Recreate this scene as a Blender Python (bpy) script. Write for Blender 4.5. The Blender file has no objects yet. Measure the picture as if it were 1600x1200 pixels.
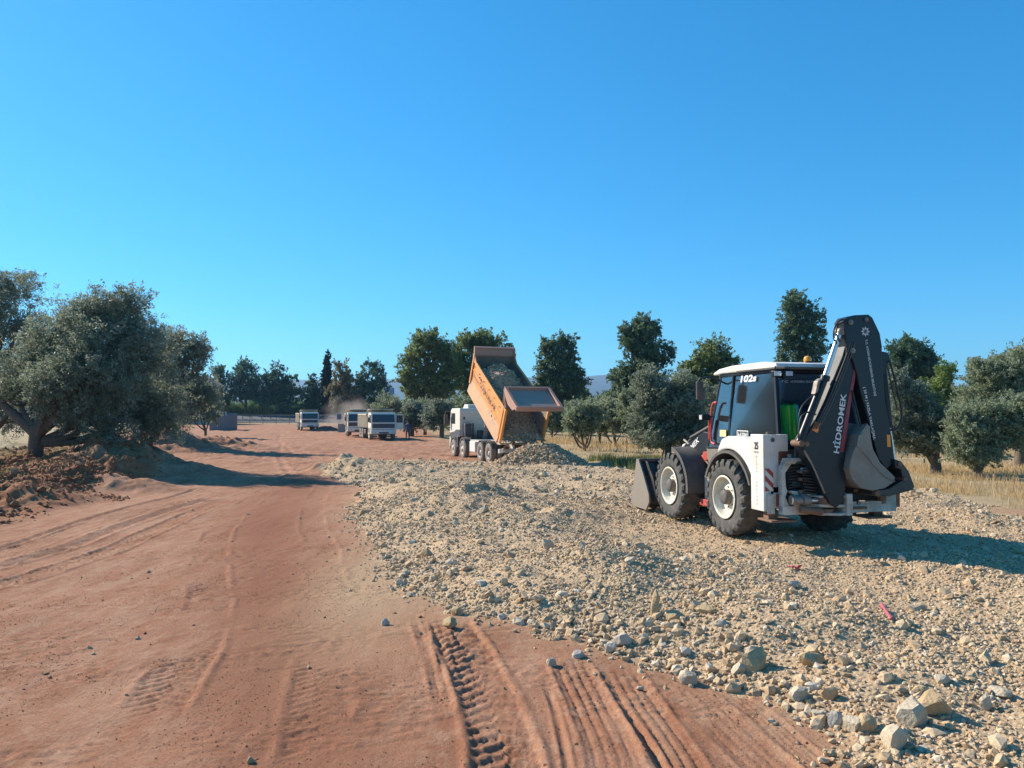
import bpy, bmesh, math, random
import numpy as np
from mathutils import Vector, Matrix
random.seed(7); rng = np.random.default_rng(11)
SC = bpy.context.scene
COL = SC.collection
# ------------------------------------------------------------------ camera
F = 1180.0; CH = 2.3; PITCH = math.atan(45 / F)
cam = bpy.data.cameras.new('camera'); camo = bpy.data.objects.new('camera', cam); COL.objects.link(camo)
cam.sensor_width = 36; cam.lens = F / 1600 * 36; cam.clip_start = .1; cam.clip_end = 20000
camo.location = (0, 0, CH); camo.rotation_euler = (math.pi / 2 + PITCH, 0, 0)
SC.camera = camo
# ------------------------------------------------------------------ sky and sun
SUN_EL = math.radians(32); SUN_AZ = math.radians(-58.5)      # azimuth from +Y towards +X
w = bpy.data.worlds.new('World'); SC.world = w; w.use_nodes = True
nt = w.node_tree; nt.nodes.clear()
sky = nt.nodes.new('ShaderNodeTexSky'); sky.sky_type = 'NISHITA'; sky.sun_disc = False
sky.sun_elevation = SUN_EL; sky.sun_rotation = SUN_AZ; sky.air_density = 1.0; sky.dust_density = .12; sky.ozone_density = 3.5
gm = nt.nodes.new('ShaderNodeGamma'); gm.inputs[1].default_value = .72      # evens the fall-off from horizon to zenith
tn = nt.nodes.new('ShaderNodeMix'); tn.data_type = 'RGBA'; tn.blend_type = 'MULTIPLY'; tn.inputs[0].default_value = 1; tn.inputs[7].default_value = (.57, 1.0, 1.33, 1)
hsv = nt.nodes.new('ShaderNodeHueSaturation'); hsv.inputs['Saturation'].default_value = 1.16; hsv.inputs['Hue'].default_value = .496
bg = nt.nodes.new('ShaderNodeBackground'); bg.inputs[1].default_value = .13
out = nt.nodes.new('ShaderNodeOutputWorld')
nt.links.new(sky.outputs[0], gm.inputs[0]); nt.links.new(gm.outputs[0], tn.inputs[6]); nt.links.new(tn.outputs[2], hsv.inputs['Color']); nt.links.new(hsv.outputs[0], bg.inputs[0]); nt.links.new(bg.outputs[0], out.inputs[0])
sl = bpy.data.lights.new('sun', 'SUN'); sl.energy = 5.0; sl.angle = math.radians(.5); sl.color = (1, .895, .74)
so = bpy.data.objects.new('sun', sl); COL.objects.link(so)
sd = Vector((math.sin(SUN_AZ) * math.cos(SUN_EL), math.cos(SUN_AZ) * math.cos(SUN_EL), math.sin(SUN_EL)))
so.rotation_euler = sd.to_track_quat('Z', 'Y').to_euler(); so.location = (-30, 20, 40)
SC.view_settings.view_transform = 'Standard'; SC.view_settings.look = 'None'; SC.view_settings.exposure = 0.74; SC.view_settings.gamma = 1
HAZE = .00013
SC.cycles.max_bounces = 6; SC.cycles.diffuse_bounces = 3; SC.cycles.glossy_bounces = 3
SC.cycles.transparent_max_bounces = 12; SC.cycles.transmission_bounces = 4; SC.cycles.volume_bounces = 0
# ------------------------------------------------------------------ pixel of the photograph -> point in the world
def ray(px, py):
    a = (px - 800) / F; b = (600 - py) / F; c, s = math.cos(PITCH), math.sin(PITCH)
    return np.array([a, c - b * s, s + b * c])
def at(px, py, Y):
    r = ray(px, py); return np.array([0, 0, CH]) + r * (Y / r[1])
class Frame:
    def __init__(s, O, deg, z0):
        a = math.radians(deg); s.deg = a; s.O = np.array([O[0], O[1], z0])
        s.f = np.array([-math.sin(a), math.cos(a), 0]); s.r = np.array([math.cos(a), math.sin(a), 0])
    def yp(s, px, py, y):      # (x, z) where the sight line meets the local plane y
        r = ray(px, py); c = np.array([0, 0, CH]) - s.O; t = (y - c @ s.f) / (r @ s.f); p = c + r * t
        return (float(p @ s.r), float(p[2]))
    def xp(s, px, py, x):      # (y, z) where it meets the local plane x
        r = ray(px, py); c = np.array([0, 0, CH]) - s.O; t = (x - c @ s.r) / (r @ s.r); p = c + r * t
        return (float(p @ s.f), float(p[2]))
# ------------------------------------------------------------------ numpy noise
def _h(ix, iy, s):
    n = (ix.astype(np.int64) * 374761393 + iy.astype(np.int64) * 668265263 + s * 974634777) & 0x7fffffff
    n = ((n ^ (n >> 13)) * 1274126177) & 0x7fffffff
    n = n ^ (n >> 16)
    return (n & 0xffff) / 65535.0
def vnoise(x, y, s=0):
    ix = np.floor(x); iy = np.floor(y); fx = x - ix; fy = y - iy
    fx = fx * fx * (3 - 2 * fx); fy = fy * fy * (3 - 2 * fy)
    a = _h(ix, iy, s); b = _h(ix + 1, iy, s); c = _h(ix, iy + 1, s); d = _h(ix + 1, iy + 1, s)
    return (a * (1 - fx) + b * fx) * (1 - fy) + (c * (1 - fx) + d * fx) * fy
def fbm(x, y, o=4, s=0):
    r = 0; a = .5; t = 0
    for k in range(o):
        r = r + a * vnoise(x * 2 ** k + 17.3 * k, y * 2 ** k - 9.1 * k, s + k); t += a; a *= .5
    return r / t
def sstep(a, b, x):
    t = np.clip((x - a) / (b - a), 0, 1); return t * t * (3 - 2 * t)
# ------------------------------------------------------------------ materials
def new_mat(name):
    m = bpy.data.materials.new(name); m.use_nodes = True; n = m.node_tree
    return m, n, n.nodes['Principled BSDF'], n.links
def lin(c): return tuple(c) + (1,) if len(c) == 3 else c
def mat(name, col, rough=.6, metal=0, dirt=.0, dirtcol=(.32, .22, .15), scale=6, bump=.0, bscale=60, spec=.5, coat=0):
    m, n, b, L = new_mat(name)
    b.inputs['Metallic'].default_value = metal; b.inputs['Specular IOR Level'].default_value = spec
    if coat: b.inputs['Coat Weight'].default_value = coat
    tc = n.nodes.new('ShaderNodeTexCoord')
    nz = n.nodes.new('ShaderNodeTexNoise'); nz.inputs['Scale'].default_value = scale; nz.inputs['Detail'].default_value = 8; nz.inputs['Roughness'].default_value = .65
    L.new(tc.outputs['Object'], nz.inputs['Vector'])
    r = n.nodes.new('ShaderNodeValToRGB'); r.color_ramp.elements[0].position = .42; r.color_ramp.elements[1].position = .72
    r.color_ramp.elements[0].color = (0, 0, 0, 1); r.color_ramp.elements[1].color = (1, 1, 1, 1)
    L.new(nz.outputs[0], r.inputs[0])
    mul = n.nodes.new('ShaderNodeMath'); mul.operation = 'MULTIPLY'; mul.inputs[1].default_value = dirt
    L.new(r.outputs[0], mul.inputs[0])
    add = n.nodes.new('ShaderNodeMath'); add.operation = 'ADD'; add.inputs[1].default_value = dirt * .25; add.use_clamp = True
    L.new(mul.outputs[0], add.inputs[0])
    mix = n.nodes.new('ShaderNodeMix'); mix.data_type = 'RGBA'
    mix.inputs[6].default_value = lin(col); mix.inputs[7].default_value = lin(dirtcol)
    L.new(add.outputs[0], mix.inputs[0]); L.new(mix.outputs[2], b.inputs['Base Color'])
    mr = n.nodes.new('ShaderNodeMapRange'); mr.inputs['To Min'].default_value = rough; mr.inputs['To Max'].default_value = min(1, rough + .35)
    L.new(add.outputs[0], mr.inputs['Value']); L.new(mr.outputs[0], b.inputs['Roughness'])
    if bump:
        n2 = n.nodes.new('ShaderNodeTexNoise'); n2.inputs['Scale'].default_value = bscale; n2.inputs['Detail'].default_value = 6
        L.new(tc.outputs['Object'], n2.inputs['Vector'])
        bp = n.nodes.new('ShaderNodeBump'); bp.inputs['Strength'].default_value = bump; bp.inputs['Distance'].default_value = .02
        L.new(n2.outputs[0], bp.inputs['Height']); L.new(bp.outputs[0], b.inputs['Normal'])
    return m
def glass_mat(name, tint, mixf=.25, rough=.10):
    m, n, b, L = new_mat(name); n.nodes.remove(b); o = n.nodes['Material Output']
    tr = n.nodes.new('ShaderNodeBsdfTransparent'); tr.inputs[0].default_value = lin(tint)
    gl = n.nodes.new('ShaderNodeBsdfGlossy'); gl.inputs['Roughness'].default_value = rough; gl.inputs[0].default_value = (.72, .90, 1, 1)  # bluish gloss stands in for reflected sky
    df = n.nodes.new('ShaderNodeBsdfDiffuse'); df.inputs[0].default_value = (.30, .27, .22, 1)
    fr = n.nodes.new('ShaderNodeFresnel'); fr.inputs[0].default_value = 1.6
    ad = n.nodes.new('ShaderNodeMath'); ad.operation = 'ADD'; ad.inputs[1].default_value = mixf; ad.use_clamp = True; L.new(fr.outputs[0], ad.inputs[0])
    mx = n.nodes.new('ShaderNodeMixShader'); L.new(ad.outputs[0], mx.inputs[0]); L.new(tr.outputs[0], mx.inputs[1]); L.new(gl.outputs[0], mx.inputs[2])
    m2 = n.nodes.new('ShaderNodeMixShader'); m2.inputs[0].default_value = .05; L.new(mx.outputs[0], m2.inputs[1]); L.new(df.outputs[0], m2.inputs[2])
    L.new(m2.outputs[0], o.inputs[0]); return m
def leaf_mat(name, c1, c2, transl=.25, rough=.55):
    m, n, b, L = new_mat(name); o = n.nodes['Material Output']
    a = n.nodes.new('ShaderNodeAttribute'); a.attribute_name = 'tint'
    mx = n.nodes.new('ShaderNodeMix'); mx.data_type = 'RGBA'; mx.inputs[6].default_value = lin(c1); mx.inputs[7].default_value = lin(c2)
    L.new(a.outputs['Fac'], mx.inputs[0]); L.new(mx.outputs[2], b.inputs['Base Color'])
    b.inputs['Roughness'].default_value = rough; b.inputs['Specular IOR Level'].default_value = .35
    t = n.nodes.new('ShaderNodeBsdfTranslucent'); L.new(mx.outputs[2], t.inputs[0])
    s = n.nodes.new('ShaderNodeMixShader'); s.inputs[0].default_value = transl
    L.new(b.outputs[0], s.inputs[1]); L.new(t.outputs[0], s.inputs[2]); L.new(s.outputs[0], o.inputs[0]); return m
def stone_mat(name, cols, bump=.4):
    m, n, b, L = new_mat(name)
    a = n.nodes.new('ShaderNodeAttribute'); a.attribute_name = 'tint'
    r = n.nodes.new('ShaderNodeValToRGB'); cr = r.color_ramp
    while len(cr.elements) < len(cols): cr.elements.new(.5)
    for i, (p, c) in enumerate(cols): cr.elements[i].position = p; cr.elements[i].color = lin(c)
    L.new(a.outputs['Fac'], r.inputs[0])
    tc = n.nodes.new('ShaderNodeTexCoord'); nz = n.nodes.new('ShaderNodeTexNoise'); nz.inputs['Scale'].default_value = 45; nz.inputs['Detail'].default_value = 5
    L.new(tc.outputs['Object'], nz.inputs['Vector'])
    mr = n.nodes.new('ShaderNodeMapRange'); mr.inputs['From Min'].default_value = .3; mr.inputs['From Max'].default_value = .7; mr.inputs['To Min'].default_value = .75; mr.inputs['To Max'].default_value = 1.2
    L.new(nz.outputs[0], mr.inputs['Value'])
    mu = n.nodes.new('ShaderNodeMix'); mu.data_type = 'RGBA'; mu.blend_type = 'MULTIPLY'; mu.inputs[0].default_value = 1
    L.new(r.outputs[0], mu.inputs[6]); L.new(mr.outputs[0], mu.inputs[7]); L.new(mu.outputs[2], b.inputs['Base Color'])
    b.inputs['Roughness'].default_value = .93; b.inputs['Specular IOR Level'].default_value = .2
    bp = n.nodes.new('ShaderNodeBump'); bp.inputs['Strength'].default_value = bump; bp.inputs['Distance'].default_value = .01
    L.new(nz.outputs[0], bp.inputs['Height']); L.new(bp.outputs[0], b.inputs['Normal'])
    return m
# ------------------------------------------------------------------ objects
def tag(o, label=None, cat=None, group=None, kind=None):
    if label: o['label'] = label
    if cat: o['category'] = cat
    if group: o['group'] = group
    if kind: o['kind'] = kind
    return o
def empty(name, loc, rz=0):
    o = bpy.data.objects.new(name, None); COL.objects.link(o); o.location = [float(v) for v in loc]; o.rotation_euler = (0, 0, rz); o.empty_display_size = .3
    return o
def np_mesh(name, V, Fc, m, parent=None, tint=None, smooth=False):
    """V (n,3), Fc (k,3|4)"""
    me = bpy.data.meshes.new(name); V = np.asarray(V, np.float32); Fc = np.asarray(Fc, np.int32)
    k = Fc.shape[1]
    me.vertices.add(len(V)); me.vertices.foreach_set('co', V.ravel())
    me.loops.add(Fc.size); me.loops.foreach_set('vertex_index', Fc.ravel())
    me.polygons.add(len(Fc)); me.polygons.foreach_set('loop_start', np.arange(0, Fc.size, k, dtype=np.int32))
    me.polygons.foreach_set('use_smooth', np.full(len(Fc), smooth))
    me.update(calc_edges=True)
    if tint is not None:
        a = me.attributes.new('tint', 'FLOAT', 'POINT'); a.data.foreach_set('value', np.asarray(tint, np.float32))
    if m: me.materials.append(m)
    o = bpy.data.objects.new(name, me); COL.objects.link(o)
    if parent: o.parent = parent
    return o
class MB:
    def __init__(s): s.v = []; s.f = []; s.sm = []
    def add(s, V, Fs, smooth=False):
        b = len(s.v); s.v += [tuple(float(c) for c in p) for p in V]; s.f += [tuple(i + b for i in f) for f in Fs]; s.sm += [smooth] * len(Fs); return s
    def box(s, c, d, rot=None):
        hx, hy, hz = d[0] / 2, d[1] / 2, d[2] / 2
        P = [Vector((x, y, z)) for x in (-hx, hx) for y in (-hy, hy) for z in (-hz, hz)]
        if rot is not None: P = [rot @ p for p in P]
        P = [p + Vector(c) for p in P]
        return s.add(P, [(0, 1, 3, 2), (4, 6, 7, 5), (0, 4, 5, 1), (2, 3, 7, 6), (0, 2, 6, 4), (1, 5, 7, 3)])
    def span(s, a, b):
        return s.box([(a[i] + b[i]) / 2 for i in range(3)], [abs(b[i] - a[i]) for i in range(3)])
    def cyl(s, p0, p1, r0, r1=None, n=16, caps=True):
        r1 = r0 if r1 is None else r1; p0 = Vector(p0); p1 = Vector(p1); q = (p1 - p0).to_track_quat('Z', 'Y')
        V = []
        for p, r in ((p0, r0), (p1, r1)):
            for k in range(n):
                a = 2 * math.pi * k / n; V.append(p + q @ Vector((r * math.cos(a), r * math.sin(a), 0)))
        s.add(V, [(k, (k + 1) % n, n + (k + 1) % n, n + k) for k in range(n)], True)
        if caps: s.add(V, [tuple(range(n - 1, -1, -1)), tuple(range(n, 2 * n))])
        return s
    def tube(s, pts, r, n=8, sub=6):
        P = [Vector(p) for p in pts]
        if len(P) > 2 and sub > 1:
            Q = []
            for i in range(len(P) - 1):
                a = P[max(i - 1, 0)]; b = P[i]; c = P[i + 1]; d = P[min(i + 2, len(P) - 1)]
                for k in range(sub):
                    t = k / sub
                    Q.append(.5 * ((2 * b) + (c - a) * t + (2 * a - 5 * b + 4 * c - d) * t * t + (3 * b - a - 3 * c + d) * t ** 3))
            Q.append(P[-1]); P = Q
        rr = r if isinstance(r, (list, tuple)) else None
        V = []; prev = None
        for i, p in enumerate(P):
            t = (P[min(i + 1, len(P) - 1)] - P[max(i - 1, 0)]).normalized()
            if prev is None: u = t.orthogonal().normalized()
            else: u = (prev - t * prev.dot(t)).normalized()
            prev = u; w_ = t.cross(u)
            if rr is None: ra = r
            else:
                g = i / (len(P) - 1) * (len(rr) - 1); j = min(int(g), len(rr) - 2); ra = rr[j] + (rr[j + 1] - rr[j]) * (g - j)
            for k in range(n):
                a = 2 * math.pi * k / n; V.append(p + (u * math.cos(a) + w_ * math.sin(a)) * ra)
        Fs = [(i * n + k, i * n + (k + 1) % n, (i + 1) * n + (k + 1) % n, (i + 1) * n + k) for i in range(len(P) - 1) for k in range(n)]
        s.add(V, Fs, True); m_ = len(P) - 1
        return s.add([V[k] for k in range(n)] + [V[m_ * n + k] for k in range(n)], [tuple(range(n - 1, -1, -1)), tuple(range(n, 2 * n))])
    def prism(s, poly, fn, t0, t1):
        """poly: 2-D outline; fn(a, b, t) -> point; extruded from t0 to t1"""
        n = len(poly)
        V = [fn(a, b, t0) for a, b in poly] + [fn(a, b, t1) for a, b in poly]
        Fs = [(k, (k + 1) % n, n + (k + 1) % n, n + k) for k in range(n)] + [tuple(range(n - 1, -1, -1)), tuple(range(n, 2 * n))]
        return s.add(V, Fs)
    def lathe(s, prof, c, axis, n=32, smooth=True):
        """prof: (radius, along) list about axis 'x' or 'y' or 'z'"""
        V = []
        for r, a in prof:
            for k in range(n):
                t = 2 * math.pi * k / n; u, v_ = r * math.cos(t), r * math.sin(t)
                p = {'x': (a, u, v_), 'y': (u, a, v_), 'z': (u, v_, a)}[axis]
                V.append((p[0] + c[0], p[1] + c[1], p[2] + c[2]))
        return s.add(V, [(i * n + k, i * n + (k + 1) % n, (i + 1) * n + (k + 1) % n, (i + 1) * n + k) for i in range(len(prof) - 1) for k in range(n)], smooth)
    def build(s, name, m, parent=None, bevel=0, tint=None):
        me = bpy.data.meshes.new(name); me.from_pydata(s.v, [], s.f)
        me.polygons.foreach_set('use_smooth', s.sm); me.update()
        bm = bmesh.new(); bm.from_mesh(me); bmesh.ops.recalc_face_normals(bm, faces=bm.faces); bm.to_mesh(me); bm.free()
        me.materials.append(m); o = bpy.data.objects.new(name, me); COL.objects.link(o)
        if parent: o.parent = parent
        if bevel:
            b = o.modifiers.new('bevel', 'BEVEL'); b.width = bevel; b.segments = 2; b.limit_method = 'ANGLE'; b.angle_limit = math.radians(35)
        return o
def YZ(x0): return lambda a, b, t: (t, a, b)
fYZ = lambda a, b, t: (t, a, b)
fXZ = lambda a, b, t: (a, t, b)
fXY = lambda a, b, t: (a, b, t)
def text(body, name, O, X, Y, width, height, m, parent, ext=.003, shear=0, bold=0):
    """lettering as a thin mesh: lower left corner O, X along the line, Y up the letters"""
    c = bpy.data.curves.new(name, 'FONT'); c.body = body; c.size = 1; c.extrude = 0; c.offset = bold; c.resolution_u = 3
    to = bpy.data.objects.new(name, c); COL.objects.link(to)
    dg = bpy.context.evaluated_depsgraph_get(); me = bpy.data.meshes.new_from_object(to.evaluated_get(dg))
    COL.objects.unlink(to); bpy.data.objects.remove(to)
    V = np.array([v.co[:] for v in me.vertices]); mn = V.min(0); mx_ = V.max(0)
    X = Vector(X).normalized(); Y = Vector(Y).normalized(); N = X.cross(Y)
    for v, q in zip(me.vertices, V):
        a = (q[0] - mn[0]) / (mx_[0] - mn[0]) * width; b = (q[1] - mn[1]) / (mx_[1] - mn[1]) * height
        v.co = Vector(O) + X * (a + shear * b) + Y * b + N * ext
    me.materials.clear(); me.materials.append(m); o = bpy.data.objects.new(name, me); COL.objects.link(o)
    if parent: o.parent = parent
    return o
def copy_tree(o, parent=None):
    c = o.copy(); COL.objects.link(c)
    if parent is not None: c.parent = parent
    for ch in [q for q in bpy.data.objects if q.parent == o]: copy_tree(ch, c)
    return c
# ------------------------------------------------------------------ terrain
GPOLY = np.array([(2.35, 3.2), (2.2, 5.0), (2.07, 6.2), (1.46, 6.95), (.45, 7.75), (-.2, 8.3), (-.85, 8.7), (-1.15, 9.6), (-1.7, 11.2), (-2.2, 13), (-2.9, 15), (-3.9, 18),
                  (-4.3, 21), (-4.9, 24), (-6.6, 27.5), (-8.2, 31), (-8.8, 36), (-7, 39.5), (-4.6, 41), (-2, 38.5), (.5, 37.5), (3.1, 37), (4.2, 33.5), (5.6, 28.5), (8.2, 26.5), (11, 24),
                  (12.2, 20.5), (11.2, 17.5), (10.4, 15.3), (12.5, 13), (16, 11), (17, 3.2)])
def polydist(x, y, P, closed=True):
    """signed distance, positive inside"""
    d = np.full(x.shape, 1e9); ins = np.zeros(x.shape, bool); n = len(P)
    for i in range(n if closed else n - 1):
        ax, ay = P[i]; bx, by = P[(i + 1) % n]; ex, ey = bx - ax, by - ay
        t = np.clip(((x - ax) * ex + (y - ay) * ey) / (ex * ex + ey * ey), 0, 1)
        d = np.minimum(d, (x - ax - t * ex) ** 2 + (y - ay - t * ey) ** 2)
        if closed and ay != by:
            c = ((ay > y) != (by > y)) & (x < ex * (y - ay) / (ey if ey else 1e-9) + ax); ins ^= c
    d = np.sqrt(d); return np.where(ins, d, -d) if closed else d
def gdist(x, y):
    k = np.clip(y / 14, .35, 1.3)
    return polydist(x, y, GPOLY) + (fbm(x / 1.1, y / 1.1, 3, 5) - .5) * 1.2 * k + (fbm(x / .3, y / .3, 2, 8) - .5) * .35
LX = [(-60, -6), (3, -7.5), (10, -8.7), (14.7, -9.9), (17.5, -10.4), (25.4, -12.4), (30, -15.2), (40, -20), (49, -23.6), (90, -38), (180, -78), (400, -160), (9000, -4000)]
RX = [(-60, 26), (12, 15), (15, 10.8), (20, 11.2), (25, 10.5), (29, 6.2), (31.5, 4.2), (40, 3.2), (55, -2.5), (77, -8), (120, -13), (180, -17), (9000, -17)]
def left_d(x, y): return np.interp(y, [a for a, b in LX], [b for a, b in LX]) - x          # >0: left of the roadway
def right_d(x, y): return x - np.interp(y, [a for a, b in RX], [b for a, b in RX])
MOUNDS = [(-13.4, 26.2, .8, 1.5, 2.0), (-15.4, 29.5, 1.2, 2.6, 2.2), (-15.2, 25.4, .45, 1.5, 1.2), (-12.3, 18.8, .42, 1.2, 1.1), (-12.0, 22.5, .45, 1.8, .9), (-11.2, 25.8, .3, 1.4, 1.0),
          (-13.6, 16.3, .5, 1.3, 1.6), (-17.0, 21.5, .5, 2.2, 1.4), (-23.2, 51, 1.25, 2.8, 3.0), (-20.8, 55, .8, 2.4, 1.8), (-19.5, 37.5, .55, 1.8, 2.2), (-27, 62, .9, 3, 3), (-17.8, 33.5, .6, 1.4, 1.6), (-11.8, 28.6, .3, .9, 1.3),
          (-6.4, 29.4, .55, 1.7, 1.3), (-4.3, 27.6, .3, 1.5, 1.1), (-1.0, 17.6, .42, 1.5, 1.9), (-2.4, 20.5, .34, 1.4, 2.0), (.7, 14.6, .38, 1.2, 1.6), (1.35, 10.4, .30, .8, 1.5), (-.35, 12.6, .15, 1.2, 1.6), (2.9, 7.9, .16, .8, .8), (.3, 10, .12, .7, 1.2), (3.2, 6.2, .12, .9, .7)]
TRACKS = [  # kind, width, depth, points
    ('lug', .46, .07, [(-.02, 4.3), (-.06, 5.2), (-.2, 6.3), (-.42, 7.3), (-.62, 8.0), (-.75, 8.6)]),
    ('rib', .34, .05, [(-.42, 6.0), (-.62, 7.0), (-.78, 7.7), (-.98, 8.6)]),
    ('rut', .10, .09, [(-.55, 6.7), (-.72, 7.6), (-.8, 8.2)]),
    ('rib', .36, .055, [(.62, 4.2), (.66, 5.1), (.62, 6.2), (.5, 7.3)]),
    ('rib', .36, .05, [(1.12, 4.2), (1.08, 5.2), (1.0, 6.2), (.95, 7.0)]),
    ('rut', .07, .06, [(1.0, 4.2), (.98, 5.0), (.9, 5.7), (.86, 6.3)]),
    ('rib', .36, .05, [(1.75, 4.2), (1.66, 5.1), (1.5, 6.0), (1.3, 6.9)]),
    ('rib', .22, .035, [(2.15, 4.2), (2.0, 5.0), (1.9, 5.8), (1.72, 6.5)]),
    ('rut', .06, .045, [(.37, 4.3), (.36, 5.2), (.33, 6.0), (.26, 6.7)]),
    ('lugs', .5, .035, [(-2.2, 4.2), (-2.75, 5.8), (-3.1, 7.4), (-3.7, 9.3), (-4.6, 11.6), (-5.6, 14.5), (-6.6, 18.5), (-7.2, 22), (-7.8, 27), (-9.5, 34), (-12, 44)]),
    ('lugs', .5, .022, [(-1.1, 4.2), (-1.5, 6), (-1.9, 8), (-2.4, 10), (-3.1, 12.5), (-4.2, 16), (-5.2, 20), (-6.1, 25), (-8, 33), (-11, 45)]),
    ('rib', .5, .06, [(-9.8, 8.5), (-8.6, 10.4), (-8.2, 12.2), (-8.5, 14.4), (-8.7, 16.5), (-8.8, 19), (-8.9, 22)]),
    ('rut', .30, .10, [(-8.7, 9.2), (-7.7, 11.1), (-7.6, 13.2), (-7.9, 15.4), (-8.1, 17.8), (-8.2, 21)]),
    ('rut', .16, .08, [(-9.4, 9.9), (-8.7, 11.6), (-8.7, 13.6), (-9.1, 16.0), (-9.3, 18.6), (-9.4, 23)]),
    ('lug', .45, .05, [(-7.4, 8.6), (-6.7, 10.6), (-6.7, 12.6), (-7.0, 15), (-7.4, 18), (-7.6, 21)]),
    ('rib', .5, .05, [(-9.8, 24), (-10.5, 28), (-11.4, 33), (-14, 42), (-20, 60), (-28, 85)]),
    ('rut', .35, .08, [(-8.3, 25), (-8.8, 30), (-10.8, 36), (-14.5, 47), (-20, 66)]),
    ('lug', .6, .07, [(-12, 27.5), (-14.3, 33), (-17.8, 42), (-21.5, 55), (-29, 80)]),
    ('rut', .4, .08, [(-6, 38), (-9.5, 42), (-14.5, 50), (-21, 68), (-29, 95)]),
    ('rut', .4, .08, [(-3, 46), (-8, 48), (-13, 53), (-20, 62), (-27, 80)]),
    ('rut', .4, .08, [(-9, 36), (-12.5, 40), (-16, 46), (-19, 54), (-23, 64)]),
]
def tracks_h(x, y):
    h = np.zeros(x.shape); dark = np.zeros(x.shape)
    for ti, (kind, wd, dep, P) in enumerate(TRACKS):
        P = np.array(P, float)
        sel = np.where((x > P[:, 0].min() - 1) & (x < P[:, 0].max() + 1) & (y > P[:, 1].min()) & (y < P[:, 1].max()))[0]
        if not len(sel): continue
        X, Y = x[sel], y[sel]; best = np.full(X.shape, 1e9); T = np.zeros(X.shape); S = np.zeros(X.shape); acc = 0
        for i in range(len(P) - 1):
            e = P[i + 1] - P[i]; L = math.hypot(*e); t = np.clip(((X - P[i, 0]) * e[0] + (Y - P[i, 1]) * e[1]) / L ** 2, 0, 1)
            dx = X - P[i, 0] - t * e[0]; dy = Y - P[i, 1] - t * e[1]; d = np.hypot(dx, dy); m = d < best
            sg = np.sign(dx * e[1] - dy * e[0]); best[m] = d[m]; T[m] = (d * sg)[m]; S[m] = (acc + t * L)[m]; acc += L
        T = T + (vnoise(S * .9, S * 0 + ti * 3.7, 91) - .5) * wd * .12; dep = dep * .46
        hw = wd / 2; a = np.abs(T) / hw
        inside = 1 - sstep(.85, 1.05, a); fade = sstep(0, .5, S) * (1 - sstep(acc - .6, acc, S))
        patch = sstep(.36, .56, fbm(X / .9 + ti * 7, Y / 1.3, 3, 41 + ti))
        if kind == 'rib':
            g = np.cos(T / wd * 2 * np.pi * 4.5); blk = .6 + .4 * np.sign(np.sin(S * 2 * np.pi / .075 + np.sign(T) * 1))
            v = -dep * inside * (.35 + .65 * (g < -.35)) * (.7 + .3 * blk) + dep * .7 * np.exp(-((a - 1.12) / .13) ** 2) * (.6 + .8 * vnoise(S * 9, T * 0 + ti, 6))
            v = v * (.25 + .75 * patch) * (.6 + .8 * vnoise(X * 14, Y * 14, 12))
        elif kind in ('lug', 'lugs'):
            pitch = .17 if kind == 'lug' else .13
            ph = (S + np.abs(T) * .55) / pitch + (T > 0) * .5; tri = np.abs((ph % 1) - .5) * 2
            br = sstep(.30, .7, tri + (fbm(X * 5, Y * 5, 2, 17) - .5) * .7) * (a < .98) + (vnoise(X * 28, Y * 28, 7) - .5) * .8 + (vnoise(X * 60, Y * 60, 8) - .5) * .4
            v = -dep * inside * (.15 + .85 * br) + dep * .8 * np.exp(-((a - 1.15) / .15) ** 2) * (.4 + vnoise(S * 7, T * 0 + ti, 9))
            if kind == 'lugs': v = v * patch
            else: v = v * (.45 + .55 * patch)
        else:
            v = -dep * np.exp(-(a / .75) ** 2) * (.6 + .8 * vnoise(S * 6, T * 10, 3)) + dep * .55 * np.exp(-((np.abs(a) - 1.5) / .4) ** 2) * (.4 + 1.1 * vnoise(S * 12, T * 14, 4))
        h[sel] += v * fade * (1 if kind[:3] == 'lug' else .8)
    return h
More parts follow.
